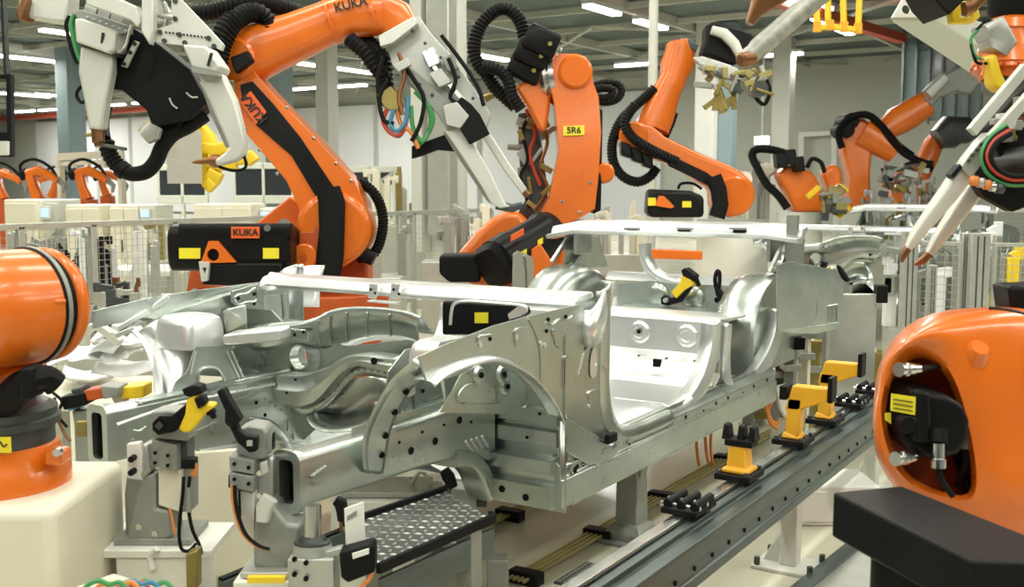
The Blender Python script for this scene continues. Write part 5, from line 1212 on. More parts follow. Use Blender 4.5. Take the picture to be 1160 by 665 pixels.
# ---- upper right robot wrist and its gun
def gun_right():
    D = 3.3; t = thing('industrial_robot', tuple(at(1150, 60, D=D)), 'orange robot wrist hanging from above at the right edge', 'robot')
    c0, c1 = at(1146, 20, D=D), at(1142, 92, D=D)
    MB().lathe(c0, c1, [(0, .05), (.1, .085), (.25, .095), (.27, .088), (.52, .092), (.78, .11), (.8, .105), (.86, .108), (.88, .09), (1, .085)], 36).build('wrist', 'orange', t, smooth=.6)
    MB().lathe(at(1146,24,D=D), at(1148,-900,D=D), [(0, .06), (.01, .07), (1, .08)], 24).build('upper_sleeve', 'black', t)
    mb = MB(); ax = (c1-c0).normalized(); u, w = perp(ax); cc = c0.lerp(c1, .83)
    for k in range(16): a = 2*math.pi*k/16; q = cc+(u*math.cos(a)+w*math.sin(a))*.108; mb.ball(q, .006, seg=6)
    mb.build('bolt_pattern', 'dark_orange', t)
    MB().cyl(at(1142,90,D=D), at(1141,104,D=D), .075, 28).build('tool_flange', 'dark_steel', t)
    # valve island with cables
    MB().limb(L([(1112,40),(1122,34),(1130,52),(1124,62)], D=D-.05), [.03, .045, .045, .03], [.05]*4, FWD, e=5).build('sensor_box', 'aluminium', t)
    for pts, m in (([(1108,34),(1100,44),(1104,62),(1114,68)], 'green_cable'), ([(1126,22),(1134,32),(1134,48)], 'green_cable'), ([(1100,50),(1106,70),(1118,72)], 'rubber'), ([(1130,26),(1118,24),(1106,34)], 'rubber'), ([(1110,60),(1114,76),(1112,86)], 'orange_cable')):
        MB().tube(L(pts, D=D-.08), .005, 7).build('cable', m, t)
    plate([(1115,64),(1124,62),(1130,84),(1136,96),(1130,106),(1120,98)], D-.06, .07).build('yellow_bracket', 'yellow', t, bev=.01)
    # gun
    D = 2.95; t = tool('welding_gun', 1110, 150, D, 'welding gun with two long white jaws pointing down left, right edge')
    MB().bar(at(1162,76,D=D), at(1100,150,D=D), .022, .03).build('side_rail', 'jaw', t, bev=.003)
    MB().bar(at(1170,104,D=D-.05), at(1122,158,D=D-.05), .022, .03).build('side_rail', 'jaw', t, bev=.003)
    bb = plate([(1112,142),(1140,110),(1170,86),(1200,100),(1200,180),(1160,196),(1124,178),(1112,160)], D+.1, .12).build('body', 'black', t, bev=.01)
    r = random.Random(2)
    for k in range(14):
        x = r.uniform(1128, 1158); y = 160-(x-1110)*1.0+r.uniform(-4, 30); q = at(x, y, D=D+.02); MB().obox(q, RGT*r.uniform(.006, .018), FWD*.02, UPV*r.uniform(.006, .014)).build('valve', ['aluminium', 'cast_grey', 'white_sheet', 'brass', 'copper'][k % 5], t, bev=.002)
    sp = plate([(1084,190),(1092,178),(1108,158),(1116,150),(1124,160),(1106,188),(1096,202)], D-.02, .05).build('hinge_block', 'aluminium', t, bev=.004)
    rivets([(1092,182),(1096,176),(1101,170),(1106,164)], D-.02, -.028, .006).build('bolt_pattern', 'dark_steel', sp)
    plate([(1074,198),(1084,186),(1087,190),(1077,202)], D-.03, .04).build('stop', 'black', t)
    j = MB().limb(L([(1092,194),(1078,214),(1058,240),(1038,266),(1028,282)], D=D), [.027, .026, .022, .016, .009], [.03, .028, .024, .02, .014], FWD, e=4).build('jaw', 'jaw', t)
    MB().limb(L([(1030,279),(1024,288),(1021,297)], D=D), [.010, .010, .004], [.012, .012, .005], FWD).build('electrode', 'copper', j)
    j = MB().limb(L([(1116,196),(1104,212),(1082,244),(1062,272),(1052,288)], D=D+.15), [.030, .028, .024, .017, .010], [.03, .028, .024, .02, .014], FWD, e=4).build('jaw', 'jaw', t)
    MB().limb(L([(1054,286),(1044,296),(1036,300)], D=D+.15), [.011, .011, .004], [.012, .012, .005], FWD).build('electrode', 'copper', j)
    plate([(1096,200),(1108,186),(1160,212),(1180,200),(1180,226),(1143,240),(1110,222)], D+.06, .05).build('shroud', 'black', t, bev=.004)
    for k, m in enumerate(('green_cable', 'rubber', 'red_cable', 'rubber')):
        o = k*3.0; MB().tube([at(a, b, D=D-.08-.005*k) for a, b in [(1140+o*.6,142+o),(1122+o*.8,156+o*.6),(1113+o,176),(1118+o,194-o*.6),(1134+o*.5,206-o),(1152,209-o),(1180,207-o)]], .008, 8).build('cable', m, t)
    for k in range(5): q = at(1104+k*7, 205+k*2.2, D=D-.08); MB().ball(q, .016, seg=8).build('fitting', ['orange_cable', 'aluminium', 'orange_cable', 'steel', 'dark_steel'][k], t)
    disc(1158, 182, 16, D, -.1, .1, 24, .01).build('roller', 'dark_steel', t)
gun_right()

# ---- hanging gear, top right
D = 5.2; t = tool('hanging_bracket', 1030, 20, D, 'white triangular bracket with two round holes, hanging at the top right', 'bracket')
plate([(1010,20),(1030,-14),(1072,-20),(1056,22),(1036,20)], D, .03, [circ(1026,11,5.5)[::-1], circ(1031,-1,4,12)[::-1]]).build('plate', 'white_paint', t)
MB().hull([at(1010,20,D=D), at(1060,24,D=D), at(1170,44,D=D+2.2), at(1104,86,D=D+2.2), at(1010,24,D=D), at(1066,10,D=D), at(1170,90,D=D+2.2)]).build('boom', 'column_paint', t, bev=.01)
t = tool('hanging_box', 1058, 6, 5.0, 'black wedge shaped housing in front of the white triangular bracket', 'housing')
plate([(1034,-14),(1090,-14),(1080,4),(1060,23),(1046,8)], 4.9, .3).build('housing', 'black', t, bev=.008)
t = tool('ring_clamp', 1090, 14, 5.0, 'yellow ring clamp at the top right, beside the black wedge housing', 'clamp')
plate([(1074,18),(1078,4),(1092,2),(1104,6),(1108,20),(1100,27),(1076,27)], 5.0, .06, [[(1086,12),(1086,20),(1098,20),(1098,12)]]).build('ring', 'yellow', t, bev=.01)
MB().limb(L([(1092,10),(1100,8),(1112,-4)], D=4.9), [.03, .03, .03], [.03]*3, FWD).build('joint', 'copper', t)
q = at(1092, 2, D=5.0); MB().bar(q, V((q.x, q.y, 5.98)), .03, .03).build('hanger', 'dark_steel', t)
D = 8.5; t = tool('pipe_frame', 940, 15, D, 'yellow pipe frame hanging under the crane rail at the top', 'pipe frame')
for pts in ([(900,10),(925,12),(926,32)], [(938,-10),(938,30),(972,34),(974,-10)], [(955,-10),(956,32)], [(926,32),(940,30)]):
    mb = MB(); P = L(pts, D=D)
    for a, b in zip(P, P[1:]): mb.bar(a, b, .045, .045)
    mb.build('pipe', 'yellow', t, bev=.008)
for x, y in ((926,32),(940,30),(956,32),(972,34)): q = at(x, y, D=D); MB().cyl(q-UPV*.03, q+UPV*.05, .035, 12).build('joint', 'amber', t)
# dark control pendant at the far left edge
D = 12; t = tool('pendant_frame', 8, 130, D, 'dark framed pendant with a pale panel at the left edge', 'pendant')
plate([(-6,84),(14,84),(15,178),(-6,178)], D, .1, [[(-3,90),(9,90),(10,150),(-3,150)]]).build('frame', 'black', t, bev=.01)
plate([(-5,160),(10,160),(10,176),(-5,176)], D-.08, .06).build('panel', 'column_paint', t, bev=.01)
MB().bar(at(8,84,D=D), V((at(8,84,D=D).x, at(8,84,D=D).y, 5.9)), .05, .05).build('hanger', 'dark_steel', t)
# ================================================================= LINE, FIXTURES AND FLOOR GEAR
# ---- long steel beam with rail (right of the car)
XR, ZR = -1.245, .45
t = thing('line_beam', (XR, 4.5, 0), 'long dark steel beam with a guide rail running beside the car', 'beam')
y0, y1 = 1.7, 6.6
mb = MB(); prof = [(-.085, ZR-.0), (-.03, ZR), (-.03, ZR+.012), (.0, ZR+.012), (.0, ZR-.005), (.055, ZR-.005), (.06, ZR-.02), (.06, ZR-.055), (.052, ZR-.06), (.052, ZR-.105), (.06, ZR-.11), (.06, ZR-.14), (-.085, ZR-.14)]
mb.ringloft([[V((XR+x, y0, z)) for x, z in prof], [V((XR+x, y1, z)) for x, z in prof]]); mb.build('beam', 'rail_steel', t, bev=.002)
mb = MB().box((XR-.075, y0, ZR+.012), (XR-.035, y1, ZR+.026)); mb.build('guide_rail', 'steel', t, bev=.002)
mb = MB()
for k in range(34): y = 1.9+k*.14; mb.cyl((XR+.0585, y, ZR-.085+.012*(k % 2)), (XR+.0535+.0, y, ZR-.085+.012*(k % 2)), .006, 8) if False else mb.cyl((XR+.050, y, ZR-.083), (XR+.056, y, ZR-.083), .008, 8)
mb.build('bolt_pattern', 'hole', t)
for px, py in ((885, 640), (1010, 560)):
    q = at(px, py, Z=0); y = q.y; 
    MB().box((XR-.055, y-.035, .012), (XR+.01, y+.035, ZR-.13)).build('leg', 'column_paint', t, bev=.006)
    MB().box((XR-.15, y-.10, 0), (XR+.10, y+.10, .014)).build('foot_plate', 'column_paint', t, bev=.003)
    mb = MB()
    for sx in (-.13, .08):
        for sy in (-.08, .08): mb.cyl((XR+sx, y+sy, .012), (XR+sx, y+sy, .045), .012, 6)
    mb.build('anchor_bolt', 'dark_steel', t)
    MB().hull([(XR-.07, y-.006, .014), (XR-.13, y-.006, .014), (XR-.06, y-.006, .13), (XR-.07, y+.006, .014), (XR-.13, y+.006, .014), (XR-.06, y+.006, .16)]).build('gusset', 'column_paint', t)
# carriers on the guide rail
xg = XR-.055; zg = ZR+.026
def on_rail(px, py): return at(px, py, X=xg).y
def base_shoe(t, y, l=.075):
    MB().box((xg-.065, y-l, zg), (xg+.065, y+l, zg+.022)).build('shoe', 'black', t, bev=.003)
    mb = MB()
    for sx in (-1, 1):
        for sy in (-1, 1): mb.cyl((xg+sx*.05, y+sy*(l-.012), zg+.02), (xg+sx*.05, y+sy*(l-.012), zg+.034), .009, 8)
    mb.build('bolt_pattern', 'dark_steel', t)
y = on_rail(837, 560); t = thing('support_fork', (xg, y, zg), 'short yellow support with a black two pronged fork, nearest on the beam', 'support')
base_shoe(t, y); MB().ringloft([[V((xg+a*w, y+b*w, z)) for a, b in ((-1,-1),(1,-1),(1,1),(-1,1))] for w, z in ((.05, zg+.022), (.05, zg+.035), (.036, zg+.04), (.03, zg+.12))]).build('body', 'amber', t, bev=.004)
MB().box((xg-.045, y-.035, zg+.115), (xg+.055, y+.035, zg+.14)).build('fork_base', 'black', t, bev=.004)
for sx in (-.045, .01, .05): MB().hull([(xg+sx-.013, y-.03, zg+.135), (xg+sx+.013, y-.03, zg+.135), (xg+sx-.013, y+.03, zg+.135), (xg+sx+.013, y+.03, zg+.135), (xg+sx-.009, y-.02, zg+.19), (xg+sx+.009, y-.02, zg+.185), (xg+sx-.009, y+.02, zg+.19), (xg+sx+.009, y+.02, zg+.185)]).build('prong', 'black', t, bev=.004)
for (px, py, h, lab) in ((898, 526, .235, 'tall yellow support arm on the beam, the nearer of two'), (934, 500, .27, 'tall yellow support arm on the beam, the farther one next to the metal guard')):
    y = on_rail(px, py-4); t = thing('car_support', (xg, y, zg), lab, 'support'); base_shoe(t, y)
    mb = MB().hull([(xg-.04, y-.04, zg+.022), (xg+.04, y-.04, zg+.022), (xg-.04, y+.04, zg+.022), (xg+.04, y+.04, zg+.022), (xg-.03, y-.03, zg+.05), (xg+.03, y+.03, zg+.05)])
    mb.hull([(xg-.028, y-.03, zg+.03), (xg+.028, y-.03, zg+.03), (xg-.028, y+.03, zg+.03), (xg+.028, y+.03, zg+.03), (xg-.02, y-.03, zg+h-.05), (xg+.04, y-.03, zg+h-.05), (xg-.02, y+.03, zg+h-.05), (xg+.04, y+.03, zg+h-.05)])
    mb.hull([(xg-.03, y-.03, zg+h-.1), (xg+.02, y-.03, zg+h-.1), (xg-.0, y-.03, zg+h), (xg+.14, y-.03, zg+h), (xg+.14, y-.03, zg+h-.05), (xg-.03, y+.03, zg+h-.1), (xg+.02, y+.03, zg+h-.1), (xg, y+.03, zg+h), (xg+.14, y+.03, zg+h), (xg+.14, y+.03, zg+h-.05)])
    mb.build('body', 'amber', t, bev=.006)
    MB().box((xg+.14, y-.035, zg+h-.055), (xg+.158, y+.035, zg+h+.045)).build('stop_plate', 'black', t, bev=.003)
    if h < .25: MB().box((xg-.05, y-.04, zg+h-.06), (xg-.02, y+.04, zg+h-.005)).build('pad', 'black', t, bev=.004)
for (px, py, lab) in ((780, 600, 'flat black roller clip on the beam, nearest the camera'), (886+79, 466, 'black roller clip on the beam at its far end, lower of two'), (987, 458, 'black roller clip on the beam at its far end, upper one')):
    y = on_rail(px, py); t = thing('roller_clip', (xg, y, zg), lab, 'clip', 'roller clips on the beam'); l = .085
    MB().box((xg-.06, y-l, zg), (xg+.06, y+l, zg+.02)).build('base', 'black', t, bev=.003)
    for sx in (-.045, 0, .045): MB().cyl((xg+sx, y-l*.8, zg+.03), (xg+sx, y+l*.8, zg+.03), .014, 14).build('roller', 'black', t)
    for sy in (-.6, .1): MB().cyl((xg-.075, y+sy*l, zg+.022), (xg+.06, y+sy*l, zg+.022), .008, 10).build('pin', 'steel', t)

# ---- floor cables with black clips
def cable_run(x, lab, ya, yb, n=4, clips=()):
    t = thing('cable_run', (x, (ya+yb)/2, 0), lab, 'cable run', 'brass coloured pipe runs on the floor')
    for k in range(n): MB().tube([(x+(k-n/2)*.022, ya, .03), (x+(k-n/2)*.022, yb, .03)], .007, 8, smooth=False).build('pipe', 'pipe_yellow', t)
    for px, py in clips:
        y = at(px, py, X=x).y; y = at(px, py, Z=.04).y
        MB().box((x-.07, y-.03, .0), (x+.06, y+.03, .05)).build('clip', 'black', t, bev=.006)
    return t
cable_run(at(683,602,Z=.03).x, 'bundle of thin brass pipes on the floor under the sill, with black clips', at(575,655,Z=.03).y, 6.6, clips=((592,648),(683,602),(752,560),(820,517)))
cable_run(at(582,580,Z=.03).x, 'second bundle of thin brass pipes, under the wheel arch, with one black clip', at(505,620,Z=.03).y, 5.6, 3, clips=((583,580),))
g = thing('floor_grate', tuple(at(672,655,Z=0)), 'small dark perforated grate set in the floor beside the beam', 'grate')
c = at(672, 654, Z=.004); MB().box((c.x-.10, c.y-.13, 0), (c.x+.10, c.y+.13, .008)).build('frame', 'dark_steel', g)
mb = MB()
for i in range(8):
    for j in range(10): mb.box((c.x-.09+i*.023, c.y-.12+j*.025, .008), (c.x-.078+i*.023, c.y-.104+j*.025, .010))
mb.build('slots', 'cast_grey', g)

# ---- locating pillar under the sill
q = at(715, 612, Z=0); x, y = -1.93, q.y+.0
t = thing('locating_pillar', (q.x, q.y, 0), 'grey cast pillar under the sill, standing on the floor', 'pillar'); x, y = q.x, q.y
MB().ringloft([[V((x+a*w, y+b*w, z)) for a, b in ((-1,-1),(1,-1),(1,1),(-1,1))] for w, z in ((.085, 0), (.085, .05), (.065, .075), (.052, .08), (.050, .28), (.038, .345), (.028, .352))]).build('column', 'cast_grey', t, bev=.008)
MB().box((x-.11, y-.11, 0), (x+.11, y+.11, .02)).build('foot_plate', 'cast_grey', t, bev=.004)
mb = MB().hull([(x-.01, y-.03, .25), (x+.05, y-.03, .25), (x-.01, y+.03, .25), (x+.05, y+.03, .25), (x+.0, y-.03, .374), (x+.07, y-.03, .374), (x+.07, y+.03, .374), (x, y+.03, .374)]); mb.build('head', 'cast_grey', t, bev=.006)
mb = MB(); holes(mb, [V((x+.05, y-.03, .33)), V((x+.03, y-.03, .29))], .01, -YO); mb.build('bolt_pattern', 'steel', t)

# ---- clamp stations at the front rails
def yellow_clamp(p, s, t0, lab, arm='yellow', flip=1):
    """toggle clamp: base lug, black arm, coloured body, tip"""
    t = thing('toggle_clamp', tuple(p), lab, 'clamp')
    return t
def station(cx, cy, ztop, zbase, w, lab, cat='clamp station'):
    t = thing('clamp_station', (cx, cy, 0), lab, cat); return t
# far-side station (yellow clamp) : the tower of gauge blocks
D = 3.35
t = thing('clamp_station', tuple(at(215, 600, D=D)), 'grey clamp tower with a yellow toggle clamp at the left front rail of the car', 'clamp station')
def blk(pts, D, th, name, m, par, bev=.004, **k): return plate(pts, D, th).build(name, m, par, bev=bev, **k)
blk([(177,463),(196,461),(218,464),(218,496),(178,492)], D-.02, .10, 'clamp_head', 'cast_grey', t, .006)
b = blk([(178,494),(206,500),(206,529),(179,524)], D-.02, .10, 'gauge_block', 'cast_grey', t, .003)
b2 = blk([(206,496),(216,494),(217,524),(206,529)], D+.01, .08, 'spacer', 'dark_steel', t, .003)
blk([(184,524),(208,529),(208,576),(184,568)], D, .08, 'gauge_block', 'cream', t, .003)
blk([(208,528),(222,524),(222,574),(208,578)], D+.03, .06, 'gauge_block', 'cast_grey', t, .003)
screws([(185,506),(199,509),(185,517),(199,520),(188,476)], D, -.075, .006).build('bolt_pattern', 'hole', b)
# casting leaning between the white block and the base
mb = MB().limb(L([(166,540),(164,556),(168,576),(172,604)], D=D+.05), [.05, .05, .06, .07], [.06]*4, FWD, e=5); mb.build('casting', 'cast_grey', t)
blk([(150,604),(152,600),(160,560),(170,534),(184,530),(184,570),(198,572),(202,602),(176,610)], D+.02, .12, 'casting_web', 'cast_grey', t, .012, seg=3)
MB().obox(at(184,603,D=D+.05), RGT*.12, FWD*.10, UPV*.010).build('foot_plate', 'cast_grey', t, bev=.003)
screws([(158,596),(176,604),(200,600)], D-.08, 0, .01).build('bolt_pattern', 'steel', t)
blk([(145,502),(160,500),(163,510),(162,536),(146,538)], D-.05, .03, 'locating_plate', 'white_paint', t, .004)
for yv in (518, 533): q = at(152, yv, D=D-.07); MB().cyl(q, q-FWD*.03, .010, 8).build('bolt', 'black', t)
blk([(163,502),(172,500),(176,530),(166,540),(163,530)], D, .08, 'bracket', 'aluminium', t, .006)
# toggle clamp
c = blk([(174,478),(182,470),(196,470),(208,460),(218,452),(226,462),(212,474),(200,488),(180,492),(174,486)], D-.09, .03, 'clamp_lever', 'black', t, .004)
q = at(181, 482, D=D-.11); MB().cyl(q, q-FWD*.01, .013, 4).build('pivot', 'dark_steel', c)
y_ = blk([(205,484),(212,468),(214,452),(222,441),(228,443),(226,452),(230,456),(243,456),(245,460),(236,466),(228,476),(218,488),(210,488)], D-.13, .05, 'clamp_body', 'yellow', t, .008, seg=3)
blk([(209,439),(222,434),(230,436),(232,444),(218,448),(212,446)], D-.13, .06, 'clamp_cap', 'black', t, .004)
blk([(221,450),(232,446),(236,456),(226,463)], D-.15, .04, 'clamp_grip', 'black', t, .006)
MB().lathe(at(237,462,D=D-.13), at(243,474,D=D-.13), [(0, .010), (.3, .016), (.5, .016), (.6, .010), (1, .008)], 12).build('clamp_tip', 'black', t)
# sensor + hanging cables
MB().obox(at(215,524,D=D-.12), RGT*.02, FWD*.02, UPV*.015).build('sensor', 'black', t, bev=.003)
MB().obox(at(220,532,D=D-.12), RGT*.008, FWD*.012, UPV*.02).build('sensor', 'orange_cable', t, bev=.003)
MB().tube([at(a, b, D=D-.14) for a, b in [(208,540),(207,560),(204,585),(203,608),(206,622),(214,624),(222,616)]], .0055, 8).build('cable', 'black', t)
MB().tube([at(a, b, D=D-.14) for a, b in [(215,540),(213,560),(214,580),(218,600),(226,618),(228,628)]], .0055, 8).build('cable', 'black', t)
MB().cyl(at(214,552,D=D-.14), at(214,580,D=D-.14), .008, 10).build('connector', 'cast_grey', t)
MB().tube([at(a, b, D=D-.13) for a, b in [(192,576),(196,592),(198,606)]], .004, 6).build('cable', 'orange_cable', t)
# white pedestal box beneath
p = at(184, 612, D=D+.05); pw = thing('pedestal', (p.x, p.y, 0), 'white box pedestal under the tower with the yellow toggle clamp', 'pedestal')
ztop = at(184, 606, D=D+.05).z-.002
MB().obox((p.x+RGT.x*.01, p.y+RGT.y*.01, ztop-.012), RGT*.185, FWD*.14, UPV*.012).build('top_plate', 'white_paint', pw, bev=.003)
MB().obox((p.x+.02, p.y, (ztop-.024)/2), RGT*.12, FWD*.12, UPV*((ztop-.024)/2)).build('body', 'white_paint', pw, bev=.008)
blk([(213,625),(226,620),(226,664),(214,668)], D-.2, .05, 'valve_block', 'brass', pw, .004)
q = at(178,632,D=D-.1); MB().tube([q+V((0,0,.03)), q+V((-.03,0,.0)), q+V((-.02,0,-.04))], .01, 8).build('hook', 'white_paint', pw)

# near-side station (black clamp)
D = 2.98
t = thing('clamp_station', tuple(at(300, 620, D=D)), 'grey tower with a black toggle clamp beside the open end of the near rail', 'clamp station')
blk([(272,484),(286,478),(302,480),(307,486),(307,514),(290,517),(272,510)], D+.02, .09, 'clamp_head', 'cast_grey', t, .006)
b = blk([(264,512),(292,518),(292,533),(265,528)], D, .09, 'gauge_block', 'cast_grey', t, .003)
blk([(264,530),(292,535),(292,553),(265,547)], D, .09, 'gauge_block', 'cast_grey', t, .003)
blk([(268,549),(292,554),(292,606),(270,596)], D+.01, .08, 'gauge_block', 'jaw', t, .003)
blk([(270,556),(272,556),(273,586),(271,585)], D-.04, .01, 'slot', 'hole', t, 0)
screws([(271,520),(287,524),(271,537),(287,542),(274,490)], D, -.05, .006).build('bolt_pattern', 'hole', b)
l = blk([(256,478),(262,484),(270,500),(284,512),(292,510),(293,494),(280,492),(272,486),(266,468),(256,464)], D-.06, .03, 'clamp_lever', 'black', t, .004)
q = at(283, 502, D=D-.08); MB().obox(q, RGT*.007, FWD*.006, UPV*.007).build('pivot', 'aluminium', l)
blk([(247,442),(255,438),(262,452),(275,474),(270,480),(262,474),(255,460)], D-.08, .04, 'clamp_arm', 'black', t, .004)
blk([(256,466),(264,462),(272,478),(264,484)], D-.06, .05, 'clamp_knuckle', 'black', t, .006)
blk([(309,490),(311,490),(311,508),(309,508)], D-.03, .02, 'strip', 'black', t, 0)
MB().cyl(at(262,538,D=D), at(262,552,D=D), .008, 8).build('connector', 'black', t)
for k, m in enumerate(('orange_cable', 'orange_cable', 'black', 'black')):
    MB().tube([at(a+k*1.2, b, D=D-.06-.004*k) for a, b in [(263,550),(264,570),(268,588),(276,606),(290,618),(302,622)]], .0045, 7).build('cable', m, t)
blk([(293,520),(306,516),(312,516),(312,560),(306,574),(300,580),(293,560)], D+.04, .06, 'bracket', 'aluminium', t, .008)
blk([(294,570),(310,560),(318,572),(330,586),(345,588),(344,608),(328,640),(292,636),(292,600)], D+.02, .11, 'casting', 'cast_grey', t, .012, seg=3)
MB().limb(L([(306,564),(300,574),(298,590)], D=D-.06), [.022, .024, .018], [.02]*3, FWD).build('rib', 'jaw', t)
MB().obox(at(314,641,D=D), RGT*.085, FWD*.075, UPV*.008).build('foot_plate', 'aluminium', t, bev=.003)
blk([(295,524),(302,522),(304,534),(297,538)], D-.02, .02, 'plate', 'jaw', t, .002)
screws([(299,530),(299,555),(304,570)], D, -.05, .008).build('bolt_pattern', 'steel', t)
p = at(314, 652, D=D); pw = thing('pedestal', (p.x, p.y, 0), 'white pedestal plate under the tower with the black toggle clamp', 'pedestal')
zt = at(314, 643, D=D).z-.006
MB().obox((p.x, p.y, zt-.011), RGT*.10, FWD*.09, UPV*.010).build('top_plate', 'white_paint', pw, bev=.003)
MB().obox((p.x, p.y, (zt-.022)/2), RGT*.075, FWD*.07, UPV*((zt-.022)/2)).build('body', 'cream', pw, bev=.005)
MB().obox(at(302,656,D=D-.14), RGT*.05, FWD*.01, UPV*.008).build('strip', 'yellow', pw)

# round plunger post with sensor
D = 2.9; t = thing('plunger_post', tuple(at(354, 640, D=D)), 'round steel plunger on an aluminium block under the near front rail', 'post')
MB().lathe(at(354,610,D=D), at(354,572,D=D), [(0, .024), (1, .024)], 20).build('plunger', 'steel', t)
MB().lathe(at(354,618,D=D), at(354,608,D=D), [(0, .050), (.5, .050), (.6, .038), (1, .034)], 24).build('collar', 'dark_steel', t)
MB().lathe(at(354,628,D=D), at(354,616,D=D), [(0, .055), (1, .052)], 28).build('flange', 'aluminium', t)
p = at(356, 650, D=D); zt = at(354, 626, D=D).z
MB().obox((p.x, p.y, zt-.13), RGT*.062, FWD*.05, UPV*.13).build('block', 'aluminium', t, bev=.003)
MB().obox((p.x, p.y, (zt-.26)/2), RGT*.05, FWD*.04, UPV*((zt-.26)/2)).build('lower_block', 'cast_grey', t, bev=.003)
screws([(334,633),(347,637),(334,650),(347,655)], D-.055, 0, .007).build('bolt_pattern', 'hole', t)
D = 2.85; s = thing('sensor_box', tuple(at(405, 630, D=D)), 'black sensor box with a white label, beside the round steel plunger', 'sensor')
blk([(386,622),(422,612),(426,616),(426,644),(396,656),(388,650)], D, .06, 'case', 'black', s, .005)
blk([(399,627),(418,621),(418,627),(400,633)], D-.035, .006, 'label', 'label_white', s, 0)
blk([(366,624),(388,618),(390,626),(368,632)], D+.03, .03, 'mounting_bar', 'aluminium', s, .003)
MB().tube([at(a, b, D=D-.02) for a, b in [(422,646),(418,656),(410,664),(404,672)]], .006, 7).build('cable', 'orange_cable', s)
c = thing('card_plate', tuple(at(400, 600, D=D+.05)), 'upright white card plate with a small grey mark, behind the black sensor box', 'plate')
blk([(390,576),(412,568),(414,613),(392,621)], D+.05, .008, 'card', 'white_paint', c, .002)
blk([(393,579+6),(404,574+4),(404,582+2),(393,590)], D+.045, .002, 'printed_mark', 'cast_grey', c, 0)
v = thing('valve_fitting', tuple(at(388, 580, D=D+.1)), 'small black valve fitting with a copper stem under the near front rail', 'fitting')
MB().limb(L([(380,566),(386,570),(388,580),(386,590)], D=D+.1), [.012, .018, .016, .008], [.015]*4, FWD, e=4).build('body', 'black', v)
MB().cyl(at(386,588,D=D+.1), at(387,604,D=D+.1), .005, 8).build('stem', 'copper', v)

# ---- tread plate platform under the front end
z = .43; A = at(415, 604, Z=z)
P = [at(388,596,Z=z), at(505,556,Z=z), at(560,588,Z=z), at(428,646,Z=z)]
t = thing('tread_platform', (P[0].x, P[0].y, 0), 'diamond tread plate platform with black edges under the front rails', 'platform')
def slab(pts, h): return MB().hull([p for p in pts]+[p-UPV*h for p in pts])
slab(P, .012).build('tread_plate', 'tread', t)
u = (P[1]-P[0]); w = (P[3]-P[0]); nu, nw = 15, 11; mb = MB()
for i in range(nu):
    for j in range(nw):
        a, b = (i+.5)/nu, (j+.5)/nw; q = P[0].lerp(P[1], a).lerp(P[3].lerp(P[2], a), b); d = (u.normalized()+w.normalized()*(1 if (i+j) % 2 else -1)).normalized()
        mb.ball(q, .012, seg=6) if False else mb.hull([q+d*.016, q-d*.016, q+d.cross(UPV)*.006, q-d.cross(UPV)*.006, q+UPV*.004])
mb.build('tread_pattern', 'aluminium', t)
for a, b in ((P[0], P[1]), (P[3], P[2]), (P[2], P[2]+(P[1]-P[2])*.08)): MB().bar(a+UPV*.004, b+UPV*.004, .016, .03, ref=(0,0,1)).build('edge_trim', 'black', t, bev=.002)
MB().hull([P[3]-UPV*.03, P[2]-UPV*.03, P[3]-UPV*.12, P[2]-UPV*.12, P[3]-UPV*.03+FWD*.02, P[2]-UPV*.03+FWD*.02, P[3]-UPV*.12+FWD*.02, P[2]-UPV*.12+FWD*.02]).build('side_channel', 'rail_steel', t)
for q in (P[0].lerp(P[3], .5).lerp(P[1], .2), P[3].lerp(P[2], .75)+FWD*.05): MB().box((q.x-.03, q.y-.03, 0), (q.x+.03, q.y+.03, z-.012)).build('leg', 'cast_grey', t, bev=.003)
t2 = thing('frame_rail', tuple(V((P[0].x, P[0].y, 0))), 'long black edged steel channel behind the tread plate platform', 'frame rail')
a, b = at(250,660,Z=.36), at(510,552,Z=.36)
MB().bar(a-UPV*.02, b-UPV*.02, .03, .05, ref=(0,0,1)).build('channel', 'rail_steel', t2, bev=.003); MB().bar(a+UPV*.01, b+UPV*.01, .02, .008, ref=(0,0,1)).build('edge_trim', 'black', t2)
for f in (.15, .9): q = a.lerp(b, f); MB().box((q.x-.03, q.y-.03, 0), (q.x+.03, q.y+.03, .33)).build('leg', 'cast_grey', t2)
# small machine group under the platform edge
t = thing('drive_unit', tuple(V((at(520,640,Z=.1).x, at(520,640,Z=.1).y, 0))), 'grey drive unit below the edge of the tread plate platform', 'drive unit')
q = at(500, 650, Z=.12)+FWD*.12
MB().obox((q.x, q.y, .11), RGT*.10, FWD*.07, UPV*.11).build('housing', 'cast_grey', t, bev=.006); MB().obox((q.x, q.y, .235)-RGT*0 if False else V((q.x, q.y, .235)), RGT*.05, FWD*.05, UPV*.02).build('cover', 'dark_steel', t, bev=.004)
MB().cyl(V((q.x, q.y, .15))-FWD*.07, V((q.x, q.y, .15))-FWD*.11, .05, 20).build('motor', 'dark_steel', t)
q2 = q+RGT*.2; MB().obox((q2.x, q2.y, .07), RGT*.04, FWD*.04, UPV*.07).build('valve', 'cast_grey', t, bev=.004)
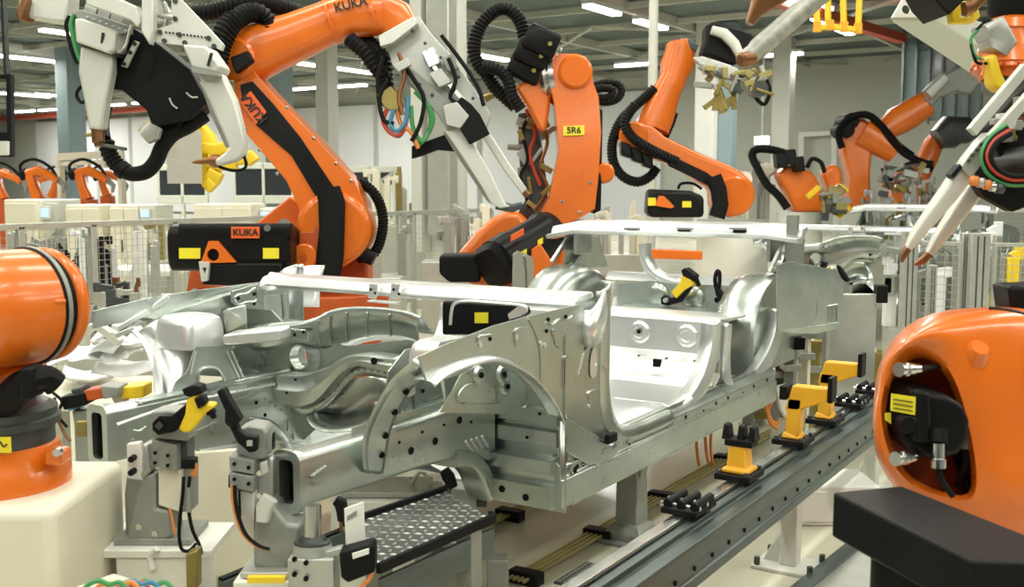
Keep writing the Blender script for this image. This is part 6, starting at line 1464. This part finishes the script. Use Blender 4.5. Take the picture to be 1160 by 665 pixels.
# support post for the wheel-arch zone with dark clamp
q = at(530, 590, Z=.2); q = at(532, 572, D=3.95)
t = thing('support_bracket', tuple(q), 'grey support bracket under the rail kick-up, at the end of the tread platform', 'bracket')
blk([(512,548),(540,552),(541,590),(513,588)], 3.95, .10, 'upright', 'cast_grey', t, .006)
MB().limb(L([(503,532),(508,540),(514,552)], D=3.85), [.018, .024, .016], [.02]*3, FWD).build('clamp', 'black', t)
blk([(541,560),(552,562),(552,572),(541,572)], 3.95, .06, 'lug', 'dark_steel', t, .003)
q0 = at(526, 588, D=3.95); MB().box((q0.x-.035, q0.y-.035, 0), (q0.x+.035, q0.y+.035, q0.z)).build('post', 'cast_grey', t, bev=.004)

# ---- cream guard board behind the near station, white boxes on the floor
t = thing('guard_board', tuple(at(250, 560, D=3.9)*1.0), 'large cream board standing behind the two clamp towers', 'board')
blk([(200,505),(222,512),(300,506),(308,600),(318,640),(225,655),(205,640)], 3.9, .03, 'board', 'cream', t, .004)
t = thing('equipment_box', tuple(at(450, 560, D=4.6)), 'white equipment box on the floor seen below the near front rail', 'box')
q = at(440, 566, Z=.18); MB().obox((q.x, q.y, .11), RGT*.22, FWD*.15, UPV*.11).build('body', 'white_paint', t, bev=.01); MB().obox((q.x, q.y, .235), RGT*.18, FWD*.12, UPV*.012).build('lid', 'aluminium', t, bev=.004)
MB().tube([V((q.x, q.y, .25))+RGT*.1, V((q.x, q.y, .30))+RGT*.14, V((q.x, q.y, .25))+RGT*.18], .008, 8).build('handle', 'white_paint', t)
MB().tube([V((q.x, q.y, .25))+RGT*.1, V((q.x, q.y, .30))+RGT*.14, V((q.x, q.y, .25))+RGT*.18], .008, 8)
def wbox(px, py, w, h, d, lab, m='white_paint', zb=0):
    q = at(px, py, Z=zb+.001); t = thing('base_cabinet', (q.x, q.y, zb), lab, 'box'); q = q+FWD*d/2
    MB().obox((q.x, q.y, zb+h/2), RGT*w/2, FWD*d/2, UPV*h/2).build('body', m, t, bev=.008)
    MB().obox(V((q.x, q.y, zb+h*.5))-FWD*(d/2+.004), RGT*w*.44, FWD*.004, UPV*h*.38).build('cover', m, t, bev=.003)
    MB().cyl(V((q.x, q.y, zb+h*.5))-FWD*(d/2+.02)+RGT*w*.3, V((q.x, q.y, zb+h*.5))-FWD*(d/2)+RGT*w*.3, .015, 10).build('knob', 'black', t)
wbox(942, 596, .42, .18, .3, 'white floor box with a black knob under the upright metal guard')
wbox(905, 585, .30, .05, .25, 'low white plinth on the floor left of the box with the black knob')
wbox(860, 470, .5, .5, .35, 'white base under the rear end of the car', 'column_paint')
# upright sheet-metal guard
t = thing('sheet_guard', tuple(V((at(960,545,Z=0).x, at(960,545,Z=0).y, 0))), 'upright bare sheet metal guard between the rear of the car and the large orange housing', 'guard')
Dg = 6.1; zt = at(960, 331, D=Dg).z; c = at(960, 500, D=Dg)
MB().obox((c.x, c.y, zt/2), RGT*.135, FWD*.02, UPV*zt/2).build('sheet', 'aluminium', t, bev=.006)
MB().obox((c.x-RGT.x*.14, c.y-RGT.y*.14, zt/2), RGT*.012, FWD*.04, UPV*zt/2).build('edge_post', 'fence_metal', t, bev=.003)
MB().obox(V((c.x, c.y, zt))+RGT*.16+UPV*0, RGT*.03, FWD*.04, UPV*.05).build('bracket', 'black', t, bev=.006)

# ---- gear under the rear end: clamps with orange cables
D = 5.9
t = thing('clamp_station', tuple(at(884, 470, D=D)), 'white cylinder fixture with orange cables under the rear end of the car', 'clamp station')
blk([(876,440),(892,436),(905,440),(908,456),(900,470),(888,474),(880,462)], D-.05, .12, 'cylinder_body', 'white_paint', t, .012)
q = at(903, 446, D=D-.14); MB().cyl(q, q-FWD*.02, .022, 12).build('port', 'black', t)
blk([(870,450),(885,444),(888,470),(874,476)], D, .12, 'block', 'cast_grey', t, .006)
q = at(885, 560-50, D=D); MB().box((q.x-.05, q.y-.05, 0), (q.x+.05, q.y+.05, at(885,470,D=D).z)).build('post', 'column_paint', t, bev=.005)
for pts in ([(872,446),(868,456),(870,470),(878,480),(884,476)], [(876,452),(870,466),(876,482)], [(868,462),(872,478),(882,486)]): MB().tube(L(pts, D=D-.15), .010, 7).build('cable', 'orange_cable', t)
for k, (x, y0_, y1_, m) in enumerate(((896,392,440,'cast_grey'),(886,400,450,'dark_steel'),(912,380,430,'cream'),(925,395,470,'pipe_yellow'),(848,462,505,'cast_grey'),(862,470,520,'aluminium'))):
    a = at(x, y0_, D=D+.3+.1*k); b = V((a.x, a.y, 0)); tt = thing('fixture_upright', tuple(b), ['grey upright fixture behind the white cylinder fixture', 'dark upright fixture under the rear wheel house', 'cream upright under the quarter panel', 'brass coloured upright left of the sheet metal guard', 'grey short upright under the sill end', 'silver short upright under the sill end'][k], 'upright')
    MB().bar(a, b, .06, .06).build('post', m, tt, bev=.004); MB().obox(a+UPV*.02, RGT*.07, FWD*.05, UPV*.035).build('head', ['black', 'black', 'cast_grey', 'brass', 'cast_grey', 'brass'][k], tt, bev=.005)
    MB().obox(a-UPV*.12, RGT*.05, FWD*.06, UPV*.02).build('collar', 'aluminium', tt, bev=.003)
for k, (x, y_) in enumerate(((790,482),(800,478),(806,484))): MB().tube([at(x, y_, D=5.6), at(x-1, y_+22, D=5.6), at(x+2, y_+46, D=5.6)], .008, 7).build('cable', 'orange_cable', t)

# ---- clamps inside the rear of the body
Yc = 5.62
t = thing('toggle_clamp', tuple(at(770, 330, Y=Yc)), 'yellow and black toggle clamp holding the rear floor, left of the two', 'clamp')
def yp(pts, th): return MB().prism(L(pts, Y=Yc), YO*th)
yp([(750,337),(754,334),(762,338),(772,330),(782,320),(784,326),(772,342),(758,346),(750,344)], .04).build('lever', 'black', t, bev=.004)
yp([(762,331),(772,320),(776,308),(784,312),(788,322),(778,328),(768,338)], .06).build('body', 'yellow', t, bev=.006)
yp([(774,306),(778,303),(790,312),(788,318),(776,312)], .07).build('cap', 'black', t, bev=.004)
MB().cyl(at(789,316,Y=Yc), at(792,324,Y=Yc), .012, 10).build('tip', 'black', t)
q = at(755, 340, Y=Yc-.03); MB().cyl(q, q-YO*.02, .014, 8).build('pivot', 'aluminium', t)
t = thing('toggle_clamp', tuple(at(825, 335, Y=Yc)), 'black open loop toggle clamp holding the rear floor, right of the two', 'clamp')
yp([(810,324),(816,328),(824,338),(834,341),(836,350),(822,348),(812,334)], .04).build('lever', 'black', t, bev=.004)
yp([(828,340),(836,340),(837,351),(828,351)], .07).build('base', 'black', t, bev=.004)
MB().tube(L([(811,326),(810,316),(812,308),(815,309),(815,320),(814,328)], Y=Yc), .012, 8).build('loop', 'black', t)
q = at(829, 346, Y=Yc-.04); MB().cyl(q, q-YO*.02, .014, 8).build('pivot', 'aluminium', t)
# clamps on the second body
t = thing('toggle_clamp', tuple(at(934, 305, Y=6.6)), 'small yellow toggle clamp just behind the quarter panel window', 'clamp')
Yc = 6.8; yp([(926,306),(930,300),(934,304),(940,302),(938,310),(932,314)], .06).build('body', 'yellow', t, bev=.006); yp([(932,296),(937,298),(935,304),(930,302)], .06).build('cap', 'black', t); q = at(930,312,Y=Yc); MB().bar(q, V((q.x, q.y, 0)), .05, .05).build('post', 'cast_grey', t, bev=.004)
t = thing('toggle_clamp', tuple(at(955, 308, Y=6.9)), 'small black toggle clamp at the wheel arch of the second car body', 'clamp')
yp([(948,300),(952,302),(960,314),(966,322),(962,324),(952,312)], .05).build('lever', 'black', t, bev=.004); q = at(960,318,Y=Yc); MB().bar(q, V((q.x, q.y, 0)), .05, .05).build('post', 'cast_grey', t, bev=.004)

# ---- rack of white sheet parts beyond the far wing
t = thing('parts_table', tuple(V((at(120,420,D=5.4).x, at(120,420,D=5.4).y, 0))), 'low cream table under the pile of white pressings, left', 'table')
c = at(118, 440, D=5.3)
MB().obox((c.x, c.y, c.z-.02), RGT*.38, FWD*.36, UPV*.02).build('top', 'cream', t, bev=.005)
for sx in (-.34, .34):
    for sy in (-.3, .3): q = c+RGT*sx+FWD*sy; MB().box((q.x-.025, q.y-.025, 0), (q.x+.025, q.y+.025, c.z-.04)).build('leg', 'fence_metal', t)
r = random.Random(11)
labs = ['white pressing at the left end of the pile, by the orange joint', 'white pressing with a raised corner at the middle of the pile', 'curled white pressing nearest the far wheel arch', 'white pressing at the front edge of the pile', 'thin white pressing standing up behind the pile', 'white bracket shaped pressing on top of the pile', 'small folded white pressing beside the raised corner one', 'wide white pressing at the back of the pile']
spots = [(78,402,.20),(105,398,.20),(152,412,.22),(100,425,.24),(128,375,.15),(120,392,.15),(140,400,.14),(150,385,.2)]
for k, (x, y, s) in enumerate(spots):
    q = at(x, y, D=5.25+.05*(k % 4)); t = thing('pressing', tuple(q), labs[k], 'metal pressing', 'white pressings on the low table')
    a = r.uniform(0, 3.14); e1 = V((math.cos(a), math.sin(a), r.uniform(-.1, .25))); e2 = V((-math.sin(a), math.cos(a), r.uniform(.0, .3)))
    rows = [[q+e1*s*(i/5-.5)*1.6+e2*s*(j/5-.5)+UPV*(.018*math.sin(i*1.1+k)+.014*math.cos(j*1.2+k*2)) for j in range(6)] for i in range(6)]
    rows[0] = rows[0][:2]*1+[rows[0][2]]*2+rows[0][4:]
    MB().patch(rows).build('sheet', 'white_sheet', t, solid=.004, smooth=.5)
    m = MB(); m.tube([rows[1][1], rows[2][3], rows[4][4]], .006, 6); m.build('folded_edge', 'white_sheet', t)
t = thing('ring_pressing', tuple(at(110, 380, D=5.1)), 'curved white arch pressing standing at the left of the pile', 'metal pressing')
P = catmull(L([(96,392),(96,380),(102,372),(112,370),(124,378),(136,388)], D=5.1), 4); MB().limb(P, [.02]*len(P), [.03]*len(P), FWD, e=5).build('arch', 'jaw', t)
P = catmull(L([(100,362),(108,352),(118,344),(130,340)], D=5.2), 4)
# machine below the pile: dark clamps, red and yellow
t = thing('clamp_station', tuple(V((at(110,452,D=4.3).x, at(110,452,D=4.3).y, 0))), 'dark clamp cluster with red and yellow details below the white pressings', 'clamp station')
D = 4.3
for pts, th, m, nm in (([(72,448),(100,442),(104,456),(78,462)], .1, 'black', 'cylinder'), ([(100,440),(122,436),(126,448),(104,452)], .1, 'dark_orange', 'cover'), ([(118,434),(140,436),(140,446),(122,450)], .1, 'cast_grey', 'block'),
    ([(84,440),(96,436),(100,444),(88,448)], .08, 'dark_steel', 'block'), ([(128,448),(140,444),(146,460),(136,462)], .06, 'jaw', 'strap'), ([(76,456),(92,454),(94,462),(80,464)], .06, 'blue_cable', 'fitting'), ([(142,436),(168,434),(168,448),(142,450)], .1, 'yellow', 'yellow_block'), ([(88,462),(118,460),(118,474),(90,476)], .12, 'cast_grey', 'base')):
    plate(pts, D+r.uniform(-.05, .05), th).build(nm, m, t, bev=.006)
MB().tube(L([(62,450),(64,470),(72,490),(80,500)], D=D-.1), .006, 7).build('cable', 'copper', t)
MB().tube(L([(60,445),(70,455),(66,470),(76,484)], D=D-.1), .006, 7).build('cable', 'black', t)
q = at(104, 470, D=D+.05); MB().box((q.x-.05, q.y-.05, 0), (q.x+.05, q.y+.05, q.z)).build('post', 'cast_grey', t, bev=.004)
blk([(88,476),(100,476),(100,494),(88,494)], 4.1, .04, 'terminal', 'brass', t, .004)
# wrapped cable end hanging below the far rail
t = thing('cable_bundle', tuple(at(118, 590, D=3.5)), 'black cable ending in a crumpled silver wrap below the left front rail', 'cable')
MB().tube(L([(121,536),(120,556),(117,582)], D=3.55), .015, 10).build('cable', 'rubber', t)
MB().limb(L([(118,578),(118,592),(116,610),(118,628)], D=3.55), [.034, .030, .028, .022], [.03]*4, FWD, e=3, seg=18).build('wrap', 'plastic_bag', t, smooth=.4)
# ledge behind pedestal
t = thing('frame_rail', tuple(V((at(150,600,Z=.3).x, at(150,600,Z=.3).y, 0))), 'grey steel channel running behind the white box pedestal', 'frame rail')
a, b = at(100, 634, Z=.22), at(235, 586, Z=.22); MB().bar(a, b, .12, .10, ref=(0,0,1)).build('channel', 'rail_steel', t, bev=.004)
for f in (.1, .9): q = a.lerp(b, f); MB().box((q.x-.04, q.y-.04, 0), (q.x+.04, q.y+.04, .17)).build('leg', 'cast_grey', t)
a, b = at(100, 612, Z=.3), at(180, 586, Z=.3)
# coloured hoses bottom left
for k, (m, lab) in enumerate((('green_cable', 'green hose coiled on the floor at the bottom left'), ('orange_cable', 'orange hose beside the green ones at the bottom left'), ('blue_cable', 'blue hose at the bottom, right of the orange one'), ('red_cable', 'red hose lying between orange and blue at the bottom left'), ('green_cable', 'dark green hose bending at the right end of the hose bundle'))):
    x0 = (98, 112, 135, 124, 150)[k]; pts = [(x0-6,676),(x0,664),(x0+14,658+k % 2*3),(x0+26,662),(x0+38,660),(x0+48,671)]
    o = MB().tube([at(a, b, D=2.75+.03*k) for a, b in pts], .0065, 9).build('hose', m); tag(o, lab, 'hose', 'coloured hoses at the bottom left')
q = at(140, 668, D=2.8); t = thing('hose_tray', tuple(V((q.x, q.y, 0))), 'pale block carrying the coloured hoses at the bottom left', 'tray'); MB().box((q.x-.2, q.y-.12, 0), (q.x+.2, q.y+.12, q.z-.03)).build('tray', 'cream', t, bev=.01)

# grey cover plates on the floor at the lower right
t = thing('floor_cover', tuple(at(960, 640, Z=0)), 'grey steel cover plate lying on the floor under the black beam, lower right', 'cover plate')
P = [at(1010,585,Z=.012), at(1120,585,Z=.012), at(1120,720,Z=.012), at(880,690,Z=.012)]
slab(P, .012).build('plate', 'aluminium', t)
MB().bar(P[0]+UPV*.004, P[3]+UPV*.004, .06, .02, ref=(0,0,1)).build('beam_shadow_strip', 'rail_steel', t)  # dark strip laid as the beam's shadow on the floor

# dark clamping unit inside the cabin, seen through the plenum opening
Yb = 3.72; q = at(548, 372, Y=Yb)
t = thing('clamping_unit', tuple(V((q.x, q.y, .41))), 'black clamping unit with a yellow sticker, seen under the white scuttle beam', 'clamping unit')
u = MB().prism(L([(508,340),(592,344),(596,356),(580,366),(560,378),(508,378)], Y=Yb), YO*.10).build('housing', 'black', t, bev=.01)
MB().prism(L([(538,354),(553,354),(553,366),(538,366)], Y=Yb-.056), YO*.004).build('yellow_sticker', 'sticker', u)
MB().box((q.x-.03, Yb-.03, .42), (q.x+.03, Yb+.03, q.z+.02)).build('post', 'cast_grey', t, bev=.004)
# ================================================================= CAMERA, LIGHT
cam = bpy.data.cameras.new('camera'); co = bpy.data.objects.new('camera', cam); COL.objects.link(co)
co.location = (0, 0, EYE); co.rotation_euler = (math.pi/2-PITCH, 0, YAW)
cam.sensor_width = 36; cam.lens = FOC/1160*36; cam.clip_end = 200; cam.clip_start = .05
cam.dof.use_dof = True; cam.dof.focus_distance = 4.6; cam.dof.aperture_fstop = 5.0
bpy.context.scene.camera = co
w = bpy.data.worlds.new('world'); bpy.context.scene.world = w; w.use_nodes = True
w.node_tree.nodes['Background'].inputs[0].default_value = (.85, .97, .98, 1); w.node_tree.nodes['Background'].inputs[1].default_value = .14
def lamp(x, y, z, sx, sy, e, col=(.985, .975, .85)):
    l = bpy.data.lights.new('hall_light', 'AREA'); l.shape = 'RECTANGLE'; l.size = sx; l.size_y = sy; l.energy = e; l.color = col
    o = bpy.data.objects.new('hall_light', l); COL.objects.link(o); o.location = (x, y, z); return o
# unseen area lights added for brightness, over the line (along Y) and the hall
for x in (-9, -5.6, -2.6, .6, 4): 
    for y in (-3, 1.5, 6, 10.5): lamp(x, y, 5.5, .5, 3.6, 78)
for o in [o for o in bpy.data.objects if o.name.startswith('ceiling_light')]:
    l = lamp(o.location.x, o.location.y, o.location.z-.03, .15*o.scale.x*1.0, 1.96*o.scale.y, 170*o.scale.y); l.rotation_euler = o.rotation_euler; l.data.color = (1, .98, .92)
for x in (-34, -24, -14, 8): lamp(x, 10, 5.5, .6, 6, 380)
sc = bpy.context.scene
sc.view_settings.view_transform = 'Standard'; sc.view_settings.look = 'None'; sc.view_settings.gamma = 1; sc.view_settings.use_curve_mapping = False
sc.view_settings.exposure = 0.45
for o in list(bpy.data.objects):
    if '_o' in o: del o['_o']
